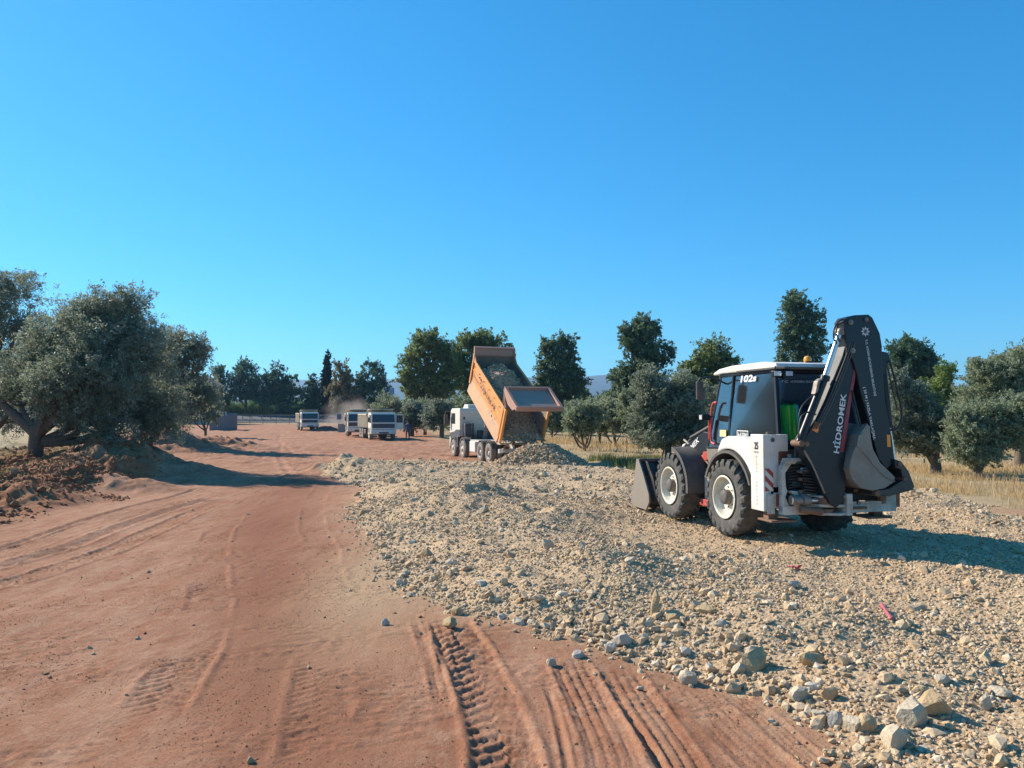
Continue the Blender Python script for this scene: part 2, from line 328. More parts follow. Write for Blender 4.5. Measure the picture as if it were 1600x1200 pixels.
def H(x, y, fine=True):
    x = np.atleast_1d(np.asarray(x, float)); y = np.atleast_1d(np.asarray(y, float))
    h = -.28 * sstep(24, 39, y) * (1 - sstep(85, 150, y)) + .9 * sstep(150, 190, y)
    gd = gdist(x, y); far = sstep(4, 12, y)
    h = h + sstep(-.05, .5 + .5 * far, gd) * (.07 + .06 * far)
    rough = sstep(0, .9, gd)
    h = h + rough * ((fbm(x / 1.6, y / 1.6, 3, 21) - .5) * .22 + (fbm(x / .35, y / .35, 3, 22) - .5) * .09)
    ld = left_d(x, y) + (fbm(x / 2.5, y / 2.5, 3, 31) - .5) * 2.2
    b = sstep(-.2, 1.4, ld); near = 1 - sstep(70, 130, y)
    h = h + b * near * (.18 + (fbm(x / 2.4, y / 2.4, 4, 33) - .38) * .9 * (1 - .7 * sstep(9, 20, ld)) + ((fbm(x / .5, y / .5, 4, 34) - .5) * .42 + (fbm(x / .16, y / .16, 2, 37) - .5) * .12) * (1 - .8 * sstep(6, 14, ld)))
    for i, (mx_, my, mh, rx, ry) in enumerate(MOUNDS):
        q = ((x - mx_) / rx) ** 2 + ((y - my) / ry) ** 2
        sel = q < 6
        if sel.any(): h[sel] += mh * np.exp(-q[sel] * 1.1) * (.45 + 1.1 * fbm(x[sel] / .5, y[sel] / .5, 4, 50 + i))
    red = (1 - sstep(-.2, .4, gd)) * (1 - b)
    h = h + red * ((fbm(x / 3, y / 3, 3, 61) - .5) * .06 + (fbm(x / .5, y / .9, 3, 62) - .5) * .025 * (1 + 2.5 * sstep(24, 32, y)) + sstep(.48, .66, fbm(x / 1.1, y / .5, 3, 64)) * (fbm(x / .10, y / .06, 2, 65) - .5) * .03 * (1 - sstep(12, 20, y)))
    h = h + red * sstep(26, 40, y) * (1 - sstep(100, 140, y)) * (fbm(x / 1.6, y / 1.2, 3, 63) - .5) * .22
    if fine: h = h + tracks_h(x, y) * (1 - sstep(-.1, .25, gd))
    return h
def build_terrain():
    ys = np.concatenate([np.arange(-60, 3, 3.0), np.arange(3, 4.3, .08), np.arange(4.3, 8, .02), 8 * 1.0032 ** np.arange(0, 620)])
    y1 = ys[-1]; ys = np.concatenate([ys, y1 * 1.018 ** np.arange(1, 300)])
    u0 = np.arange(-.76, .7601, .0021); uo = .76 * 1.09 ** np.arange(1, 26)
    us = np.concatenate([-uo[::-1], u0, uo]); s = np.maximum(ys, 4.2)
    Y = np.repeat(ys, len(us)); X = (us[None, :] * s[:, None]).ravel()
    Z = H(X, Y); nu = len(us); nr = len(ys)
    i = (np.arange(nr - 1)[:, None] * nu + np.arange(nu - 1)[None, :]).ravel()
    Fc = np.stack([i, i + 1, i + nu + 1, i + nu], 1)
    o = np_mesh('ground', np.stack([X, Y, Z], 1), Fc, None, smooth=True)
    gd = gdist(X, Y); g = sstep(-.12, .18, gd + (vnoise(X * 9, Y * 9, 70) - .5) * .5)
    ld = left_d(X, Y) + (fbm(X / 2.5, Y / 2.5, 3, 31) - .5) * 2.2
    b = sstep(-.3, .5, ld); fl = sstep(5, 10, ld + (fbm(X / 3, Y / 3, 3, 35) - .5) * 6) * sstep(12, 30, Y + 8)
    fr = sstep(-.8, .8, right_d(X, Y) + (fbm(X / 2, Y / 2, 3, 36) - .5) * 3)
    fr = np.maximum(fr, sstep(140, 165, Y))
    dust = np.exp(-(((X + 1.9) / .8) ** 2 + ((Y - 10.2 - (X + 1.9) * -.9) / 2.6) ** 2)) + .5 * np.exp(-np.maximum(-gd, 0) / .35) * (gd < .3)
    wear = np.exp(-(polydist(X, Y, np.array([(-.2, 3.0), (-1.5, 5.2), (-2.5, 8.2), (-3.9, 12), (-5.7, 18), (-7, 26)]), False) / (.55 + .03 * np.clip(Y, 0, 30))) ** 2) * (.55 + .6 * fbm(X / .8, Y / 2.5, 3, 77))
    # strips of gravel shoved over the red soil and the crushed pale/brown zones of the fill
    zone = fbm(X / 2.2, Y / 1.1, 4, 75)
    me = o.data
    for nm, c in (('m_gravel', g), ('m_bank', b * (1 - fl)), ('m_field', np.maximum(fl, fr)), ('m_dust', np.clip(dust, 0, 1)), ('m_zone', zone), ('m_wear', np.clip(wear, 0, 1))):
        a = me.attributes.new(nm, 'FLOAT', 'POINT'); a.data.foreach_set('value', c.astype(np.float32))
    m, n, bs, L = new_mat('ground soil')
    N = n.nodes
    def attr(nm): q = N.new('ShaderNodeAttribute'); q.attribute_name = nm; return q.outputs['Fac']
    geo = N.new('ShaderNodeNewGeometry')
    def noise(sc, det=6, ro=.6, stretch=None):
        q = N.new('ShaderNodeTexNoise'); q.inputs['Scale'].default_value = sc; q.inputs['Detail'].default_value = det; q.inputs['Roughness'].default_value = ro
        if stretch:
            mp = N.new('ShaderNodeMapping'); mp.inputs['Scale'].default_value = stretch; mp.inputs['Rotation'].default_value = (0, 0, math.radians(-18)); L.new(geo.outputs['Position'], mp.inputs[0]); L.new(mp.outputs[0], q.inputs['Vector'])
        else: L.new(geo.outputs['Position'], q.inputs['Vector'])
        return q.outputs[0]
    def ramp(src, *els):
        r = N.new('ShaderNodeValToRGB'); cr = r.color_ramp
        while len(cr.elements) < len(els): cr.elements.new(.5)
        for i_, (p, c) in enumerate(els): cr.elements[i_].position = p; cr.elements[i_].color = lin(c)
        L.new(src, r.inputs[0]); return r.outputs[0]
    def mix(f, a_, b_, bl='MIX'):
        q = N.new('ShaderNodeMix'); q.data_type = 'RGBA'; q.blend_type = bl
        if isinstance(f, float): q.inputs[0].default_value = f
        else: L.new(f, q.inputs[0])
        for k, v in ((6, a_), (7, b_)):
            if isinstance(v, tuple): q.inputs[k].default_value = lin(v)
            else: L.new(v, q.inputs[k])
        return q.outputs[2]
    red = ramp(noise(.55, 7, .62), (.3, RED[0]), (.5, RED[1]), (.7, RED[2]))
    red = mix(ramp(noise(1, 8, .65, (3.2, .5, 1)), (.42, (0, 0, 0)), (.66, (.65,) * 3)), red, RED[3])
    sp = ramp(noise(42, 6, .75), (.32, (.70,) * 3), (.5, (1, 1, 1)), (.70, (1.18,) * 3))
    red = mix(ramp(noise(4.5, 8, .75), (.50, (0, 0, 0)), (.62, (.55,) * 3)), red, (.43, .265, .17)); red = mix(ramp(noise(2.1, 6, .7, (2.5, .6, 1)), (.54, (0, 0, 0)), (.66, (.6,) * 3)), red, (.235, .09, .047))
    red = mix(1.0, red, sp, 'MULTIPLY')
    v = N.new('ShaderNodeTexVoronoi'); v.inputs['Scale'].default_value = 26; L.new(geo.outputs['Position'], v.inputs['Vector'])
    stone = ramp(v.outputs['Color'], (.0, GRV[0]), (.45, GRV[1]), (.75, GRV[2]), (1, GRV[3]))
    fines = ramp(noise(1.3, 6), (.35, GRV[1]), (.65, GRV[2]))
    grv = mix(.5, stone, fines)
    grv = mix(ramp(attr('m_zone'), (.4, (0, 0, 0)), (.62, (.75,) * 3)), grv, ramp(noise(22, 5, .7), (.35, GRV[4]), (.65, GRV[2])))
    bank = ramp(noise(1.1, 7, .65), (.35, (.22, .082, .036)), (.55, (.30, .125, .06)), (.72, (.37, .19, .10)))
    bank = mix(ramp(noise(.32, 5), (.5, (0, 0, 0)), (.7, (.6,) * 3)), bank, (.34, .21, .12))
    fld = ramp(noise(.45, 7, .65), (.32, (.27, .175, .10)), (.5, (.36, .27, .155)), (.72, (.42, .33, .20)))
    fld = mix(ramp(noise(3.5, 6, .7), (.5, (0, 0, 0)), (.7, (.6,) * 3)), fld, (.25, .20, .09))
    red = mix(attr('m_wear'), red, (.245, .097, .052)); c = mix(attr('m_dust'), red, (.42, .27, .16))
    c = mix(attr('m_bank'), c, bank); c = mix(attr('m_field'), c, fld); c = mix(attr('m_gravel'), c, grv)
    L.new(c, bs.inputs['Base Color']); bs.inputs['Roughness'].default_value = .95; bs.inputs['Specular IOR Level'].default_value = .15
    vd = N.new('ShaderNodeMath'); vd.operation = 'MULTIPLY'; L.new(v.outputs['Distance'], vd.inputs[0]); L.new(attr('m_gravel'), vd.inputs[1])
    sb = N.new('ShaderNodeMath'); sb.operation = 'SUBTRACT'; L.new(noise(30, 8, .75), sb.inputs[0]); L.new(vd.outputs[0], sb.inputs[1])
    ad = N.new('ShaderNodeMath'); ad.operation = 'ADD'; L.new(sb.outputs[0], ad.inputs[0]); L.new(noise(3, 8, .7, (1.8, .8, 1)), ad.inputs[1])
    bp = N.new('ShaderNodeBump'); bp.inputs['Strength'].default_value = .65; bp.inputs['Distance'].default_value = .03
    L.new(ad.outputs[0], bp.inputs['Height']); L.new(bp.outputs[0], bs.inputs['Normal'])
    me.materials.append(m); tag(o, kind='structure'); return o
RED = [(.245, .094, .047), (.32, .142, .078), (.37, .185, .112), (.42, .245, .158)]
GRV = [(.33, .235, .15), (.47, .335, .20), (.525, .39, .25), (.60, .49, .36), (.455, .295, .165)]
build_terrain()
# ------------------------------------------------------------------ stones
_b = bmesh.new(); bmesh.ops.create_icosphere(_b, subdivisions=1, radius=1); ICO_V = np.array([v.co[:] for v in _b.verts]); ICO_F = np.array([[v.index for v in f.verts] for f in _b.faces]); _b.free()
_b = bmesh.new(); bmesh.ops.create_icosphere(_b, subdivisions=2, radius=1); IC2_V = np.array([v.co[:] for v in _b.verts]); IC2_F = np.array([[v.index for v in f.verts] for f in _b.faces]); _b.free()
OCT_V = np.array([(1, 0, 0), (-1, 0, 0), (0, 1, 0), (0, -1, 0), (0, 0, 1), (0, 0, -1)], float); OCT_F = np.array([(0, 2, 4), (2, 1, 4), (1, 3, 4), (3, 0, 4), (2, 0, 5), (1, 2, 5), (3, 1, 5), (0, 3, 5)])
def rot_mats(n, tilt=None):
    q = rng.normal(size=(n, 4)); q /= np.linalg.norm(q, axis=1)[:, None]; a, b, c, d = q.T
    return np.stack([1 - 2 * (c * c + d * d), 2 * (b * c - a * d), 2 * (b * d + a * c), 2 * (b * c + a * d), 1 - 2 * (b * b + d * d), 2 * (c * d - a * b), 2 * (b * d - a * c), 2 * (c * d + a * b), 1 - 2 * (b * b + c * c)], 1).reshape(n, 3, 3)
def stone_geo(P, R, base=(ICO_V, ICO_F), jit=.28, flat=.55):
    V0, F0 = base; n = len(P); k = len(V0)
    V = V0[None] * (1 + rng.uniform(-jit, jit, (n, k, 1))) + rng.normal(0, jit * .25, (n, k, 3))
    V = V * rng.uniform(.6, 1.25, (n, 1, 3)); V[:, :, 2] *= rng.uniform(flat, 1, (n, 1))
    V = np.einsum('nij,nkj->nki', rot_mats(n), V) * R[:, None, None]; V[:, :, 2] *= .82
    V = V + P[:, None, :]
    Fc = F0[None] + (np.arange(n) * k)[:, None, None]
    return V.reshape(-1, 3), Fc.reshape(-1, 3), k
def scatter(n, xr, yr, accept, rmin, rmax, pw=2.2, sink=.25):
    """n candidates uniformly over a window, thinned by accept(x, y) in 0..1"""
    x = rng.uniform(*xr, n); y = rng.uniform(*yr, n); k = rng.random(n) < accept(x, y); x, y = x[k], y[k]
    r = rmin + (rmax - rmin) * rng.random(len(x)) ** pw
    return np.stack([x, y, H(x, y) + r * (.5 - sink)], 1), r
STONE = stone_mat('crushed limestone', [(0, (.32, .235, .158)), (.2, (.43, .295, .17)), (.5, (.50, .365, .225)), (.78, (.545, .42, .28)), (.93, (.63, .53, .41)), (1, (.43, .38, .33))])
def fov(x, y, m=1.22): return (np.abs(x) < y * .72 * m + .3)
def A_near(x, y):
    z = fbm(x / 2.2, y / 1.1, 4, 75); edge = gdist(x, y)
    return fov(x, y) * sstep(-.12, .12, edge) * (.35 + .65 * (1 - sstep(.42, .6, z)) + .3 * (edge < .7))
Vs = []; Fs = []; Ts = []; base = 0
def push(P, R, g, jit=.28, flat=.55, tint=None):
    global base
    V, Fc, k = stone_geo(P, R, g, jit, flat); Vs.append(V); Fs.append(Fc + base); base += len(V)
    t = rng.beta(2.2, 2.2, len(P)) if tint is None else tint
    Ts.append(np.repeat(t, k))
IC, OC = (ICO_V, ICO_F), (OCT_V, OCT_F)
push(*scatter(105000, (-2.5, 10.5), (4.4, 11.5), A_near, .006, .030), IC, .28, .55)
push(*scatter(4800, (-2.5, 10.5), (4.4, 11.5), lambda x, y: A_near(x, y) * (.35 + .65 * (gdist(x, y) < 1.3)), .025, .085, 2.2), IC, .33)
push(*scatter(70000, (-5, 14), (11, 19), A_near, .010, .036), OC)
push(*scatter(3000, (-5, 14), (11, 19), lambda x, y: A_near(x, y) * (.4 + .6 * (gdist(x, y) < 2.5)), .028, .08, 2.8), IC, .33)
push(*scatter(45000, (-9, 13), (18.5, 40), A_near, .014, .048), OC)
push(*scatter(2500, (-9, 13), (18.5, 40), A_near, .045, .14, 3), IC, .33)
push(*scatter(2600, (0, 5), (4.4, 8.6), lambda x, y: fov(x, y) * (gdist(x, y) > -.12) * np.exp(-np.maximum(gdist(x, y), 0) / .45), .02, .066, 2.2, .25), IC, .3, .6)
# crumbs over the red soil near the edge of the fill and far thinner elsewhere
push(*scatter(60000, (-8, 6), (4.4, 18), lambda x, y: fov(x, y) * (gdist(x, y) < 0) * (.0016 + .55 * np.exp(gdist(x, y) / .16)) * (left_d(x, y) < 0), .008, .035, 2.2), IC)
o = np_mesh('crushed_stone', np.concatenate(Vs), np.concatenate(Fs), STONE, tint=np.concatenate(Ts)); tag(o, 'pale crushed limestone strewn thickly over the raised fill on the right', 'gravel', kind='stuff')
# clods of soil on the banks at the left
SOIL = stone_mat('dug soil clods', [(0, (.20, .075, .033)), (.5, (.29, .12, .058)), (1, (.37, .19, .105))], .6)
Vs = []; Fs = []; Ts = []; base = 0
A_bank = lambda x, y: fov(x, y) * sstep(-.3, .6, left_d(x, y) + (fbm(x / 2.5, y / 2.5, 3, 31) - .5) * 2.2) * (left_d(x, y) < 9) * (.15 + .85 * sstep(.36, .55, fbm(x / 1.4, y / 1.4, 3, 88)))
push(*scatter(120000, (-22, -8.5), (12, 36), A_bank, .015, .085, 3, .4), OC)
push(*scatter(2500, (-22, -8.5), (12, 34), A_bank, .05, .17, 2.5, .4), IC, .3)
push(*scatter(9000, (-34, -15), (34, 75), A_bank, .05, .22, 2.5, .4), OC, .3)
push(*scatter(14000, (-9, 3), (4.4, 20), lambda x, y: fov(x, y) * (gdist(x, y) < -.1) * (left_d(x, y) < 0) * (.01 + .9 * (np.abs(tracks_h(x, y)) > .012)), .004, .014, 2, .4), OC)
push(*scatter(90000, (-9, 3.5), (4.3, 14), lambda x, y: fov(x, y) * (gdist(x, y) < -.05) * (left_d(x, y) < 0) * (.05 + .55 * sstep(.5, .68, fbm(x / .7, y / .7, 3, 99))), .0025, .009, 2.2, .3), OC)
push(*scatter(700, (-9, 3.5), (4.3, 16), lambda x, y: fov(x, y) * (gdist(x, y) < -.05) * (left_d(x, y) < 0) * sstep(.45, .6, fbm(x / 1.2, y / 1.2, 3, 98)), .008, .022, 2.2, .4), IC)
o = np_mesh('loose_soil', np.concatenate(Vs), np.concatenate(Fs), SOIL, tint=np.concatenate(Ts)); tag(o, 'brown clods of dug soil heaped along the left edge of the road', 'soil', kind='stuff')
# rocks one can point at
def rock(px, py, wpx, hpx, c, label, elong=(1, .8, .75), group=None, rz=None, dz=.3):
    r0 = ray(px, py); t = -CH / r0[2]; p = np.array([0, 0, CH]) + r0 * t
    for _ in range(4):
        z = float(H(p[0], p[1])[0]); t = (z - CH) / r0[2]; p = np.array([0, 0, CH]) + r0 * t
    R = wpx / F * p[1] / 2 * 1.05; hz = hpx / F * p[1] / 2 * 1.15
    V = IC2_V * (1 + rng.uniform(-.16, .16, (len(IC2_V), 1))) ; 
    for _ in range(13):         # broken faces
        nrm = rng.normal(size=3); nrm /= np.linalg.norm(nrm); d = V @ nrm; cut = rng.uniform(.48, .82); V = V - np.outer(np.maximum(d - cut, 0), nrm)
    V = V * np.array([R, R * elong[1], hz]) / .74
    if rz is not None: V = V @ np.array(Matrix.Rotation(math.radians(-rz), 3, 'Y'))
    o = np_mesh('rock', V, IC2_F, ROCKM[c], tint=None); o.location = (p[0], p[1] + R * .3, p[2] + hz * (1 - dz - .12)); o.rotation_euler = (0, 0, rng.uniform(-.4, .4) if rz is None else 0)
    return tag(o, label, 'rock', group)
def rmat(nm, c, c2): return mat(nm, c, .93, dirt=.9, dirtcol=c2, scale=9, bump=.6, bscale=40, spec=.2)
ROCKM = dict(tan=rmat('tan rock', (.50, .36, .21), (.40, .27, .15)), pale=rmat('pale rock', (.52, .44, .33), (.42, .33, .22)), grey=rmat('grey rock', (.36, .325, .28), (.48, .42, .34)), ochre=rmat('ochre rock', (.50, .37, .21), (.33, .23, .12)))
for a in [
    (1461, 1118, 46, 38, 'tan', 'smooth rounded tan boulder, the largest rock near the lower right corner'),
    (1428, 1133, 44, 38, 'pale', 'pale angular boulder leaning on the left of the tan boulder'),
    (1400, 1172, 36, 36, 'pale', 'pale blunt rock in front of the two boulders, at the bottom of the fill'),
    (1338, 1144, 32, 28, 'pale', 'whitish rock left of the pale boulder, at the edge of red soil'),
    (1358, 1143, 30, 30, 'tan', 'tan wedge of rock between the whitish rock and the pale boulder'),
    (1181, 1047, 40, 34, 'ochre', 'ochre faceted rock, biggest one on the lower slope in the middle'),
    (1154, 1055, 24, 18, 'pale', 'low pale rock just left of the ochre faceted rock'),
    (1176, 1028, 22, 20, 'pale', 'pale split rock resting above the ochre faceted rock'),
    (1074, 1068, 25, 19, 'pale', 'lone pale rock lying on red soil clear of the fill'),
    (974, 1009, 34, 22, 'grey', 'largest blue grey rock at the foot of the gravel'),
    (954, 1020, 18, 20, 'grey', 'smaller blue grey rock left of the largest grey one'),
    (905, 1028, 19, 13, 'grey', 'grey white rock at the gravel foot left of the grey pair'),
    (862, 1040, 14, 12, 'pale', 'small white rock on the ribbed tyre track'),
    (600, 977, 11, 9, 'grey', 'small grey stone alone on the smooth red road'),
    (702, 982, 19, 17, 'ochre', 'tan stone on the red soil at the tip of the rut'),
    (713, 961, 19, 13, 'ochre', 'dark tan stone wedged at the gravel edge above the rut'),
    (1024, 964, 14, 42, 'tan', 'long upright orange slab of stone standing in the gravel'),
    (1054, 968, 24, 15, 'tan', 'flat tan stone right of the upright slab'),
    (1055, 980, 18, 14, 'tan', 'wedge shaped tan stone under the flat one beside the slab'),
    (1126, 985, 20, 16, 'pale', 'pale cracked stone halfway between the slab and the ochre rock'),
    (1107, 958, 28, 14, 'ochre', 'brown flattish stone uphill of the pale cracked stone'),
    (1544, 1110, 20, 22, 'pale', 'bright white stone near the right edge of the photo'),
    (1267, 1040, 34, 22, 'ochre', 'tan pointed stone on the slope right of the ochre faceted rock'),
    (1252, 1093, 28, 22, 'pale', 'pale block right of the row of stones above the red corner'),
    (1300, 1094, 20, 28, 'tan', 'tall tan stone right of the pale block on the lower slope'),
    (1282, 1124, 26, 16, 'pale', 'flat cream stone on the lowest edge above the red corner'),
    (1310, 1135, 22, 22, 'grey', 'grey mottled stone beside the flat cream stone'),
    (1440, 1085, 22, 14, 'ochre', 'brown stone just above the smooth rounded tan boulder'),
    (1475, 1068, 24, 12, 'pale', 'white flat stone uphill of the rounded tan boulder'),
    (1565, 1088, 30, 12, 'pale', 'long white sliver of stone by the right edge'),
    (854, 858, 16, 15, 'pale', 'pale stone standing out in the middle of the gravel bank'),
    (756, 803, 15, 14, 'pale', 'white stone high on the windrow in front of the tipper'),
    (648, 787, 14, 10, 'pale', 'bluish white stone at the left end of the windrow'),
    (392, 1193, 11, 9, 'ochre', 'small brown stone on the red road at the bottom edge'),
    (666, 870, 15, 11, 'tan', 'tan stone on the left slope of the gravel bank'),
    (1240, 918, 16, 10, 'grey', 'grey stone below the red plastic scrap'),
    (1000, 1078, 9, 6, 'pale', 'tiny pale stone on red soil left of the lone pale rock'),
]: rock(*a)
# plastic scraps
PINK = mat('faded red plastic', (.50, .10, .12), .6)
def gpt(px, py):
    r0 = ray(px, py); z = .13
    for _ in range(5): t = (z - CH) / r0[2]; p = np.array([0, 0, CH]) + r0 * t; z = float(H(p[0], p[1])[0])
    return p
a, b = gpt(1378, 952), gpt(1393, 972)
m = MB(); m.cyl((a[0], a[1], a[2] + .05), (b[0], b[1], b[2] + .03), .015, n=12); m.cyl((a[0], a[1], a[2] + .05), (a[0] + (b[0] - a[0]) * .2, a[1] + (b[1] - a[1]) * .2, a[2] + .045), .019, n=12)
tag(m.build('plastic_tube', PINK), 'short red plastic tube lying in the gravel at lower right', 'plastic tube')
a = gpt(1243, 890); m = MB(); m.box((a[0], a[1], a[2] + .03), (.13, .06, .02), Matrix.Rotation(.4, 3, 'Y')); m.box((a[0] + .05, a[1], a[2] + .045), (.05, .1, .015), Matrix.Rotation(-.5, 3, 'X')); m.box((a[0] - .06, a[1] + .02, a[2] + .035), (.05, .05, .03), Matrix.Rotation(.8, 3, 'Z'))
tag(m.build('plastic_scrap', PINK, bevel=.004), 'torn red plastic scrap on the gravel in front of the backhoe', 'scrap')
# ------------------------------------------------------------------ paints
M = dict(
    white=mat('white paint', (.72, .72, .69), .42, dirt=.55, dirtcol=(.45, .36, .27), scale=2.2),
    dwhite=mat('worn white paint', (.62, .60, .54), .55, dirt=.75, dirtcol=(.26, .18, .12), scale=5, bump=.15),
    black=mat('black paint', (.009, .014, .022), .36, dirt=.07, dirtcol=(.12, .10, .08), scale=3, spec=.35),
    dgrey=mat('dark grey plastic', (.045, .05, .056), .6, dirt=.65, dirtcol=(.18, .145, .11), scale=3),
    rubber=mat('dusty tyre rubber', (.042, .046, .05), .85, dirt=.65, dirtcol=(.155, .135, .11), scale=7, bump=.3, bscale=40),
    hose=mat('rubber hose', (.02, .02, .022), .5),
    rim=mat('cream wheel paint', (.76, .73, .62), .45, dirt=.5, dirtcol=(.40, .30, .2), scale=5),
    steel=mat('worn steel', (.27, .255, .235), .5, metal=.5, dirt=.6, dirtcol=(.16, .11, .08), scale=8, bump=.2),
    bucket=mat('scuffed lit bucket steel', (.25, .225, .195), .55, metal=.25, dirt=.55, dirtcol=(.24, .18, .13), scale=6, bump=.2, bscale=25),  # on the loader side plates its paleness stands in for sunlight
    darksteel=mat('dark bucket steel', (.03, .034, .04), .45, metal=.3, dirt=.35, dirtcol=(.2, .16, .12), scale=4),
    chrome=mat('chrome rod', (.60, .60, .60), .32, metal=.8),
    rust=mat('rusty grease', (.22, .12, .07), .7, dirt=.6, dirtcol=(.12, .07, .05), scale=14, bump=.3),
    red=mat('red paint', (.50, .035, .03), .42, dirt=.3, scale=5),
    dred=mat('dark red stripe', (.22, .012, .03), .45, dirt=.15),
    orange=mat('amber reflector', (.85, .26, .03), .3),
    amber=mat('amber beacon plastic', (.9, .33, .02), .15, coat=.5),
    lens=mat('lamp lens', (.55, .57, .58), .15, coat=.6),
    redlens=mat('tail lamp lens', (.16, .03, .02), .25, dirt=.3, dirtcol=(.4, .25, .14)),
    letter=mat('white lettering', (.72, .72, .70), .5, dirt=.15),
    dletter=mat('black lettering', (.02, .02, .02), .5),
    olive=mat('dusty cab panel', (.15, .145, .125), .5, dirt=.5, dirtcol=(.26, .2, .14), scale=4),
    yellow=mat('yellow sticker', (.72, .66, .32), .5, dirt=.3),
    green=mat('glossy green cover', (.02, .42, .05), .18, coat=.7),
    seat=mat('blue seat cloth', (.035, .10, .18), .8),
    cabblack=mat('cab interior black', (.02, .022, .025), .7),
    odump=mat('orange body paint', (.76, .29, .045), .5, dirt=.6, dirtcol=(.44, .25, .14), scale=2.6, bump=.1, bscale=8),
    skirt=mat('dusty orange skirt', (.70, .34, .13), .5, dirt=.8, dirtcol=(.40, .28, .2), scale=1.2, bump=.1, bscale=8),
    inside=mat('worn body lining', (.23, .185, .155), .7, dirt=.6, dirtcol=(.13, .10, .085), scale=1.5, bump=.2),
    pink=mat('dusty red brown paint', (.40, .20, .145), .6, dirt=.6, dirtcol=(.33, .24, .19), scale=2),
    greytyre=mat('dust coated tyre', (.19, .18, .17), .9, dirt=.5, dirtcol=(.28, .22, .17), scale=5),
    cream=mat('cream truck paint', (.62, .575, .44), .5, dirt=.45, dirtcol=(.42, .29, .2), scale=1.5),
    cwhite=mat('cab white paint', (.72, .70, .62), .4, dirt=.3, dirtcol=(.5, .38, .28), scale=1.5),
    navy=mat('dark grille', (.03, .045, .07), .5, dirt=.2),
    glass=glass_mat('sky-tinted cab glass', (.42, .68, .84), .14),  # glass tint made bluer: sky reflection put into the colour
    dglass=mat('dark windscreen', (.02, .03, .04), .12, dirt=.12, dirtcol=(.2, .17, .14)),
)
_m, _n, _b2, _L = new_mat('hazard stripes')
tc = _n.nodes.new('ShaderNodeTexCoord'); wv = _n.nodes.new('ShaderNodeTexWave'); wv.bands_direction = 'DIAGONAL'; wv.inputs['Scale'].default_value = 3.6
_L.new(tc.outputs['Object'], wv.inputs['Vector']); rp = _n.nodes.new('ShaderNodeValToRGB'); rp.color_ramp.interpolation = 'CONSTANT'
rp.color_ramp.elements[0].color = (.62, .60, .55, 1); rp.color_ramp.elements[1].position = .5; rp.color_ramp.elements[1].color = (.36, .045, .04, 1)
_L.new(wv.outputs[0], rp.inputs[0]); _L.new(rp.outputs[0], _b2.inputs['Base Color']); M['stripes'] = _m

# ================================================================== BACKHOE LOADER
BF = Frame((4.81, 13.62), 14, .13)
bk = empty('backhoe_loader', (4.81, 13.62, .13), math.radians(14))
tag(bk, 'white and black backhoe loader on the gravel, digging arm folded across its back', 'backhoe loader')
def big_wheel(cx, cy, side, rad=.69, wd=.42):
    """agricultural tyre; side=-1: outer face towards -x"""
    cx0 = cx - side * wd / 2
    t = MB(); h = wd / 2; R = rad - .035
    t.lathe([(.36, -h * .62), (.40, -h * .92), (.50, -h * 1.02), (.60, -h * .98), (R - .02, -h * .8), (R, -h * .45), (R + .005, 0), (R, h * .45), (R - .02, h * .8), (.60, h * .98), (.50, h * 1.02), (.40, h * .92), (.36, h * .62)], (cx0, cy, rad), 'x', 48)
    nl = 20
    for k in range(nl):
        for sd in (-1, 1):
            a0 = 2 * math.pi * (k + (.5 if sd > 0 else 0)) / nl
            P = []
            for (u, dr, da, w_) in ((.02, 1, 0, .045), (.55, 1, .17, .052), (.96, .96, .27, .06), (1.06, .84, .33, .055)):
                for dz, ww in ((-.05, 1.15), (.035, .85)):
                    for sgn in (-1, 1):
                        r = rad * (.955 + .045 * 0) * 1 - .03 + dz if dr > .95 else rad * dr + dz * .7
                        a = a0 + da + sgn * w_ * ww / rad
                        P.append((cx0 + sd * u * h + (sd * .01 if dz > 0 and dr < .95 else 0), cy + r * math.cos(a), rad + r * math.sin(a)))
            Fq = []
            for i in range(3):
                b = i * 4; c = b + 4
                Fq += [(b + 2, b + 3, c + 3, c + 2), (b, b + 2, c + 2, c), (b + 1, c + 1, c + 3, b + 3), (b, c, c + 1, b + 1)]
            Fq += [(0, 1, 3, 2), (12, 14, 15, 13)]
            t.add(P, Fq)
    wl = t.build('wheel', M['rubber'], bk, bevel=.008)
    o = side * h
    r_ = MB(); prof = [(.375, o * .98), (.385, o * 1.0), (.375, o * 1.04), (.350, o * 1.04), (.340, o * .90), (.325, o * .62), (.31, o * .40), (.29, o * .36), (.21, o * .52), (.15, o * .55), (.11, o * .56), (.0, o * .56)]
    r_.lathe(prof, (cx0, cy, rad), 'x', 40); rim = r_.build('rim', M['rim'], wl)
    hb = MB(); hb.lathe([(.13, o * .5), (.13, o * .95), (.115, o * 1.05), (.05, o * 1.08), (0, o * 1.08)], (cx0, cy, rad), 'x', 24)
    for k in range(8):
        a = k * math.pi / 4; hb.cyl((cx0 + o * .5, cy + .175 * math.cos(a), rad + .175 * math.sin(a)), (cx0 + o * .62, cy + .175 * math.cos(a), rad + .175 * math.sin(a)), .014, n=6)
    hb.build('hub', M['dgrey'], wl)
for cx, cy, s in ((-1.12, 0, -1), (1.12, 0, 1), (-1.12, 2.17, -1), (1.12, 2.17, 1)): big_wheel(cx, cy, s)
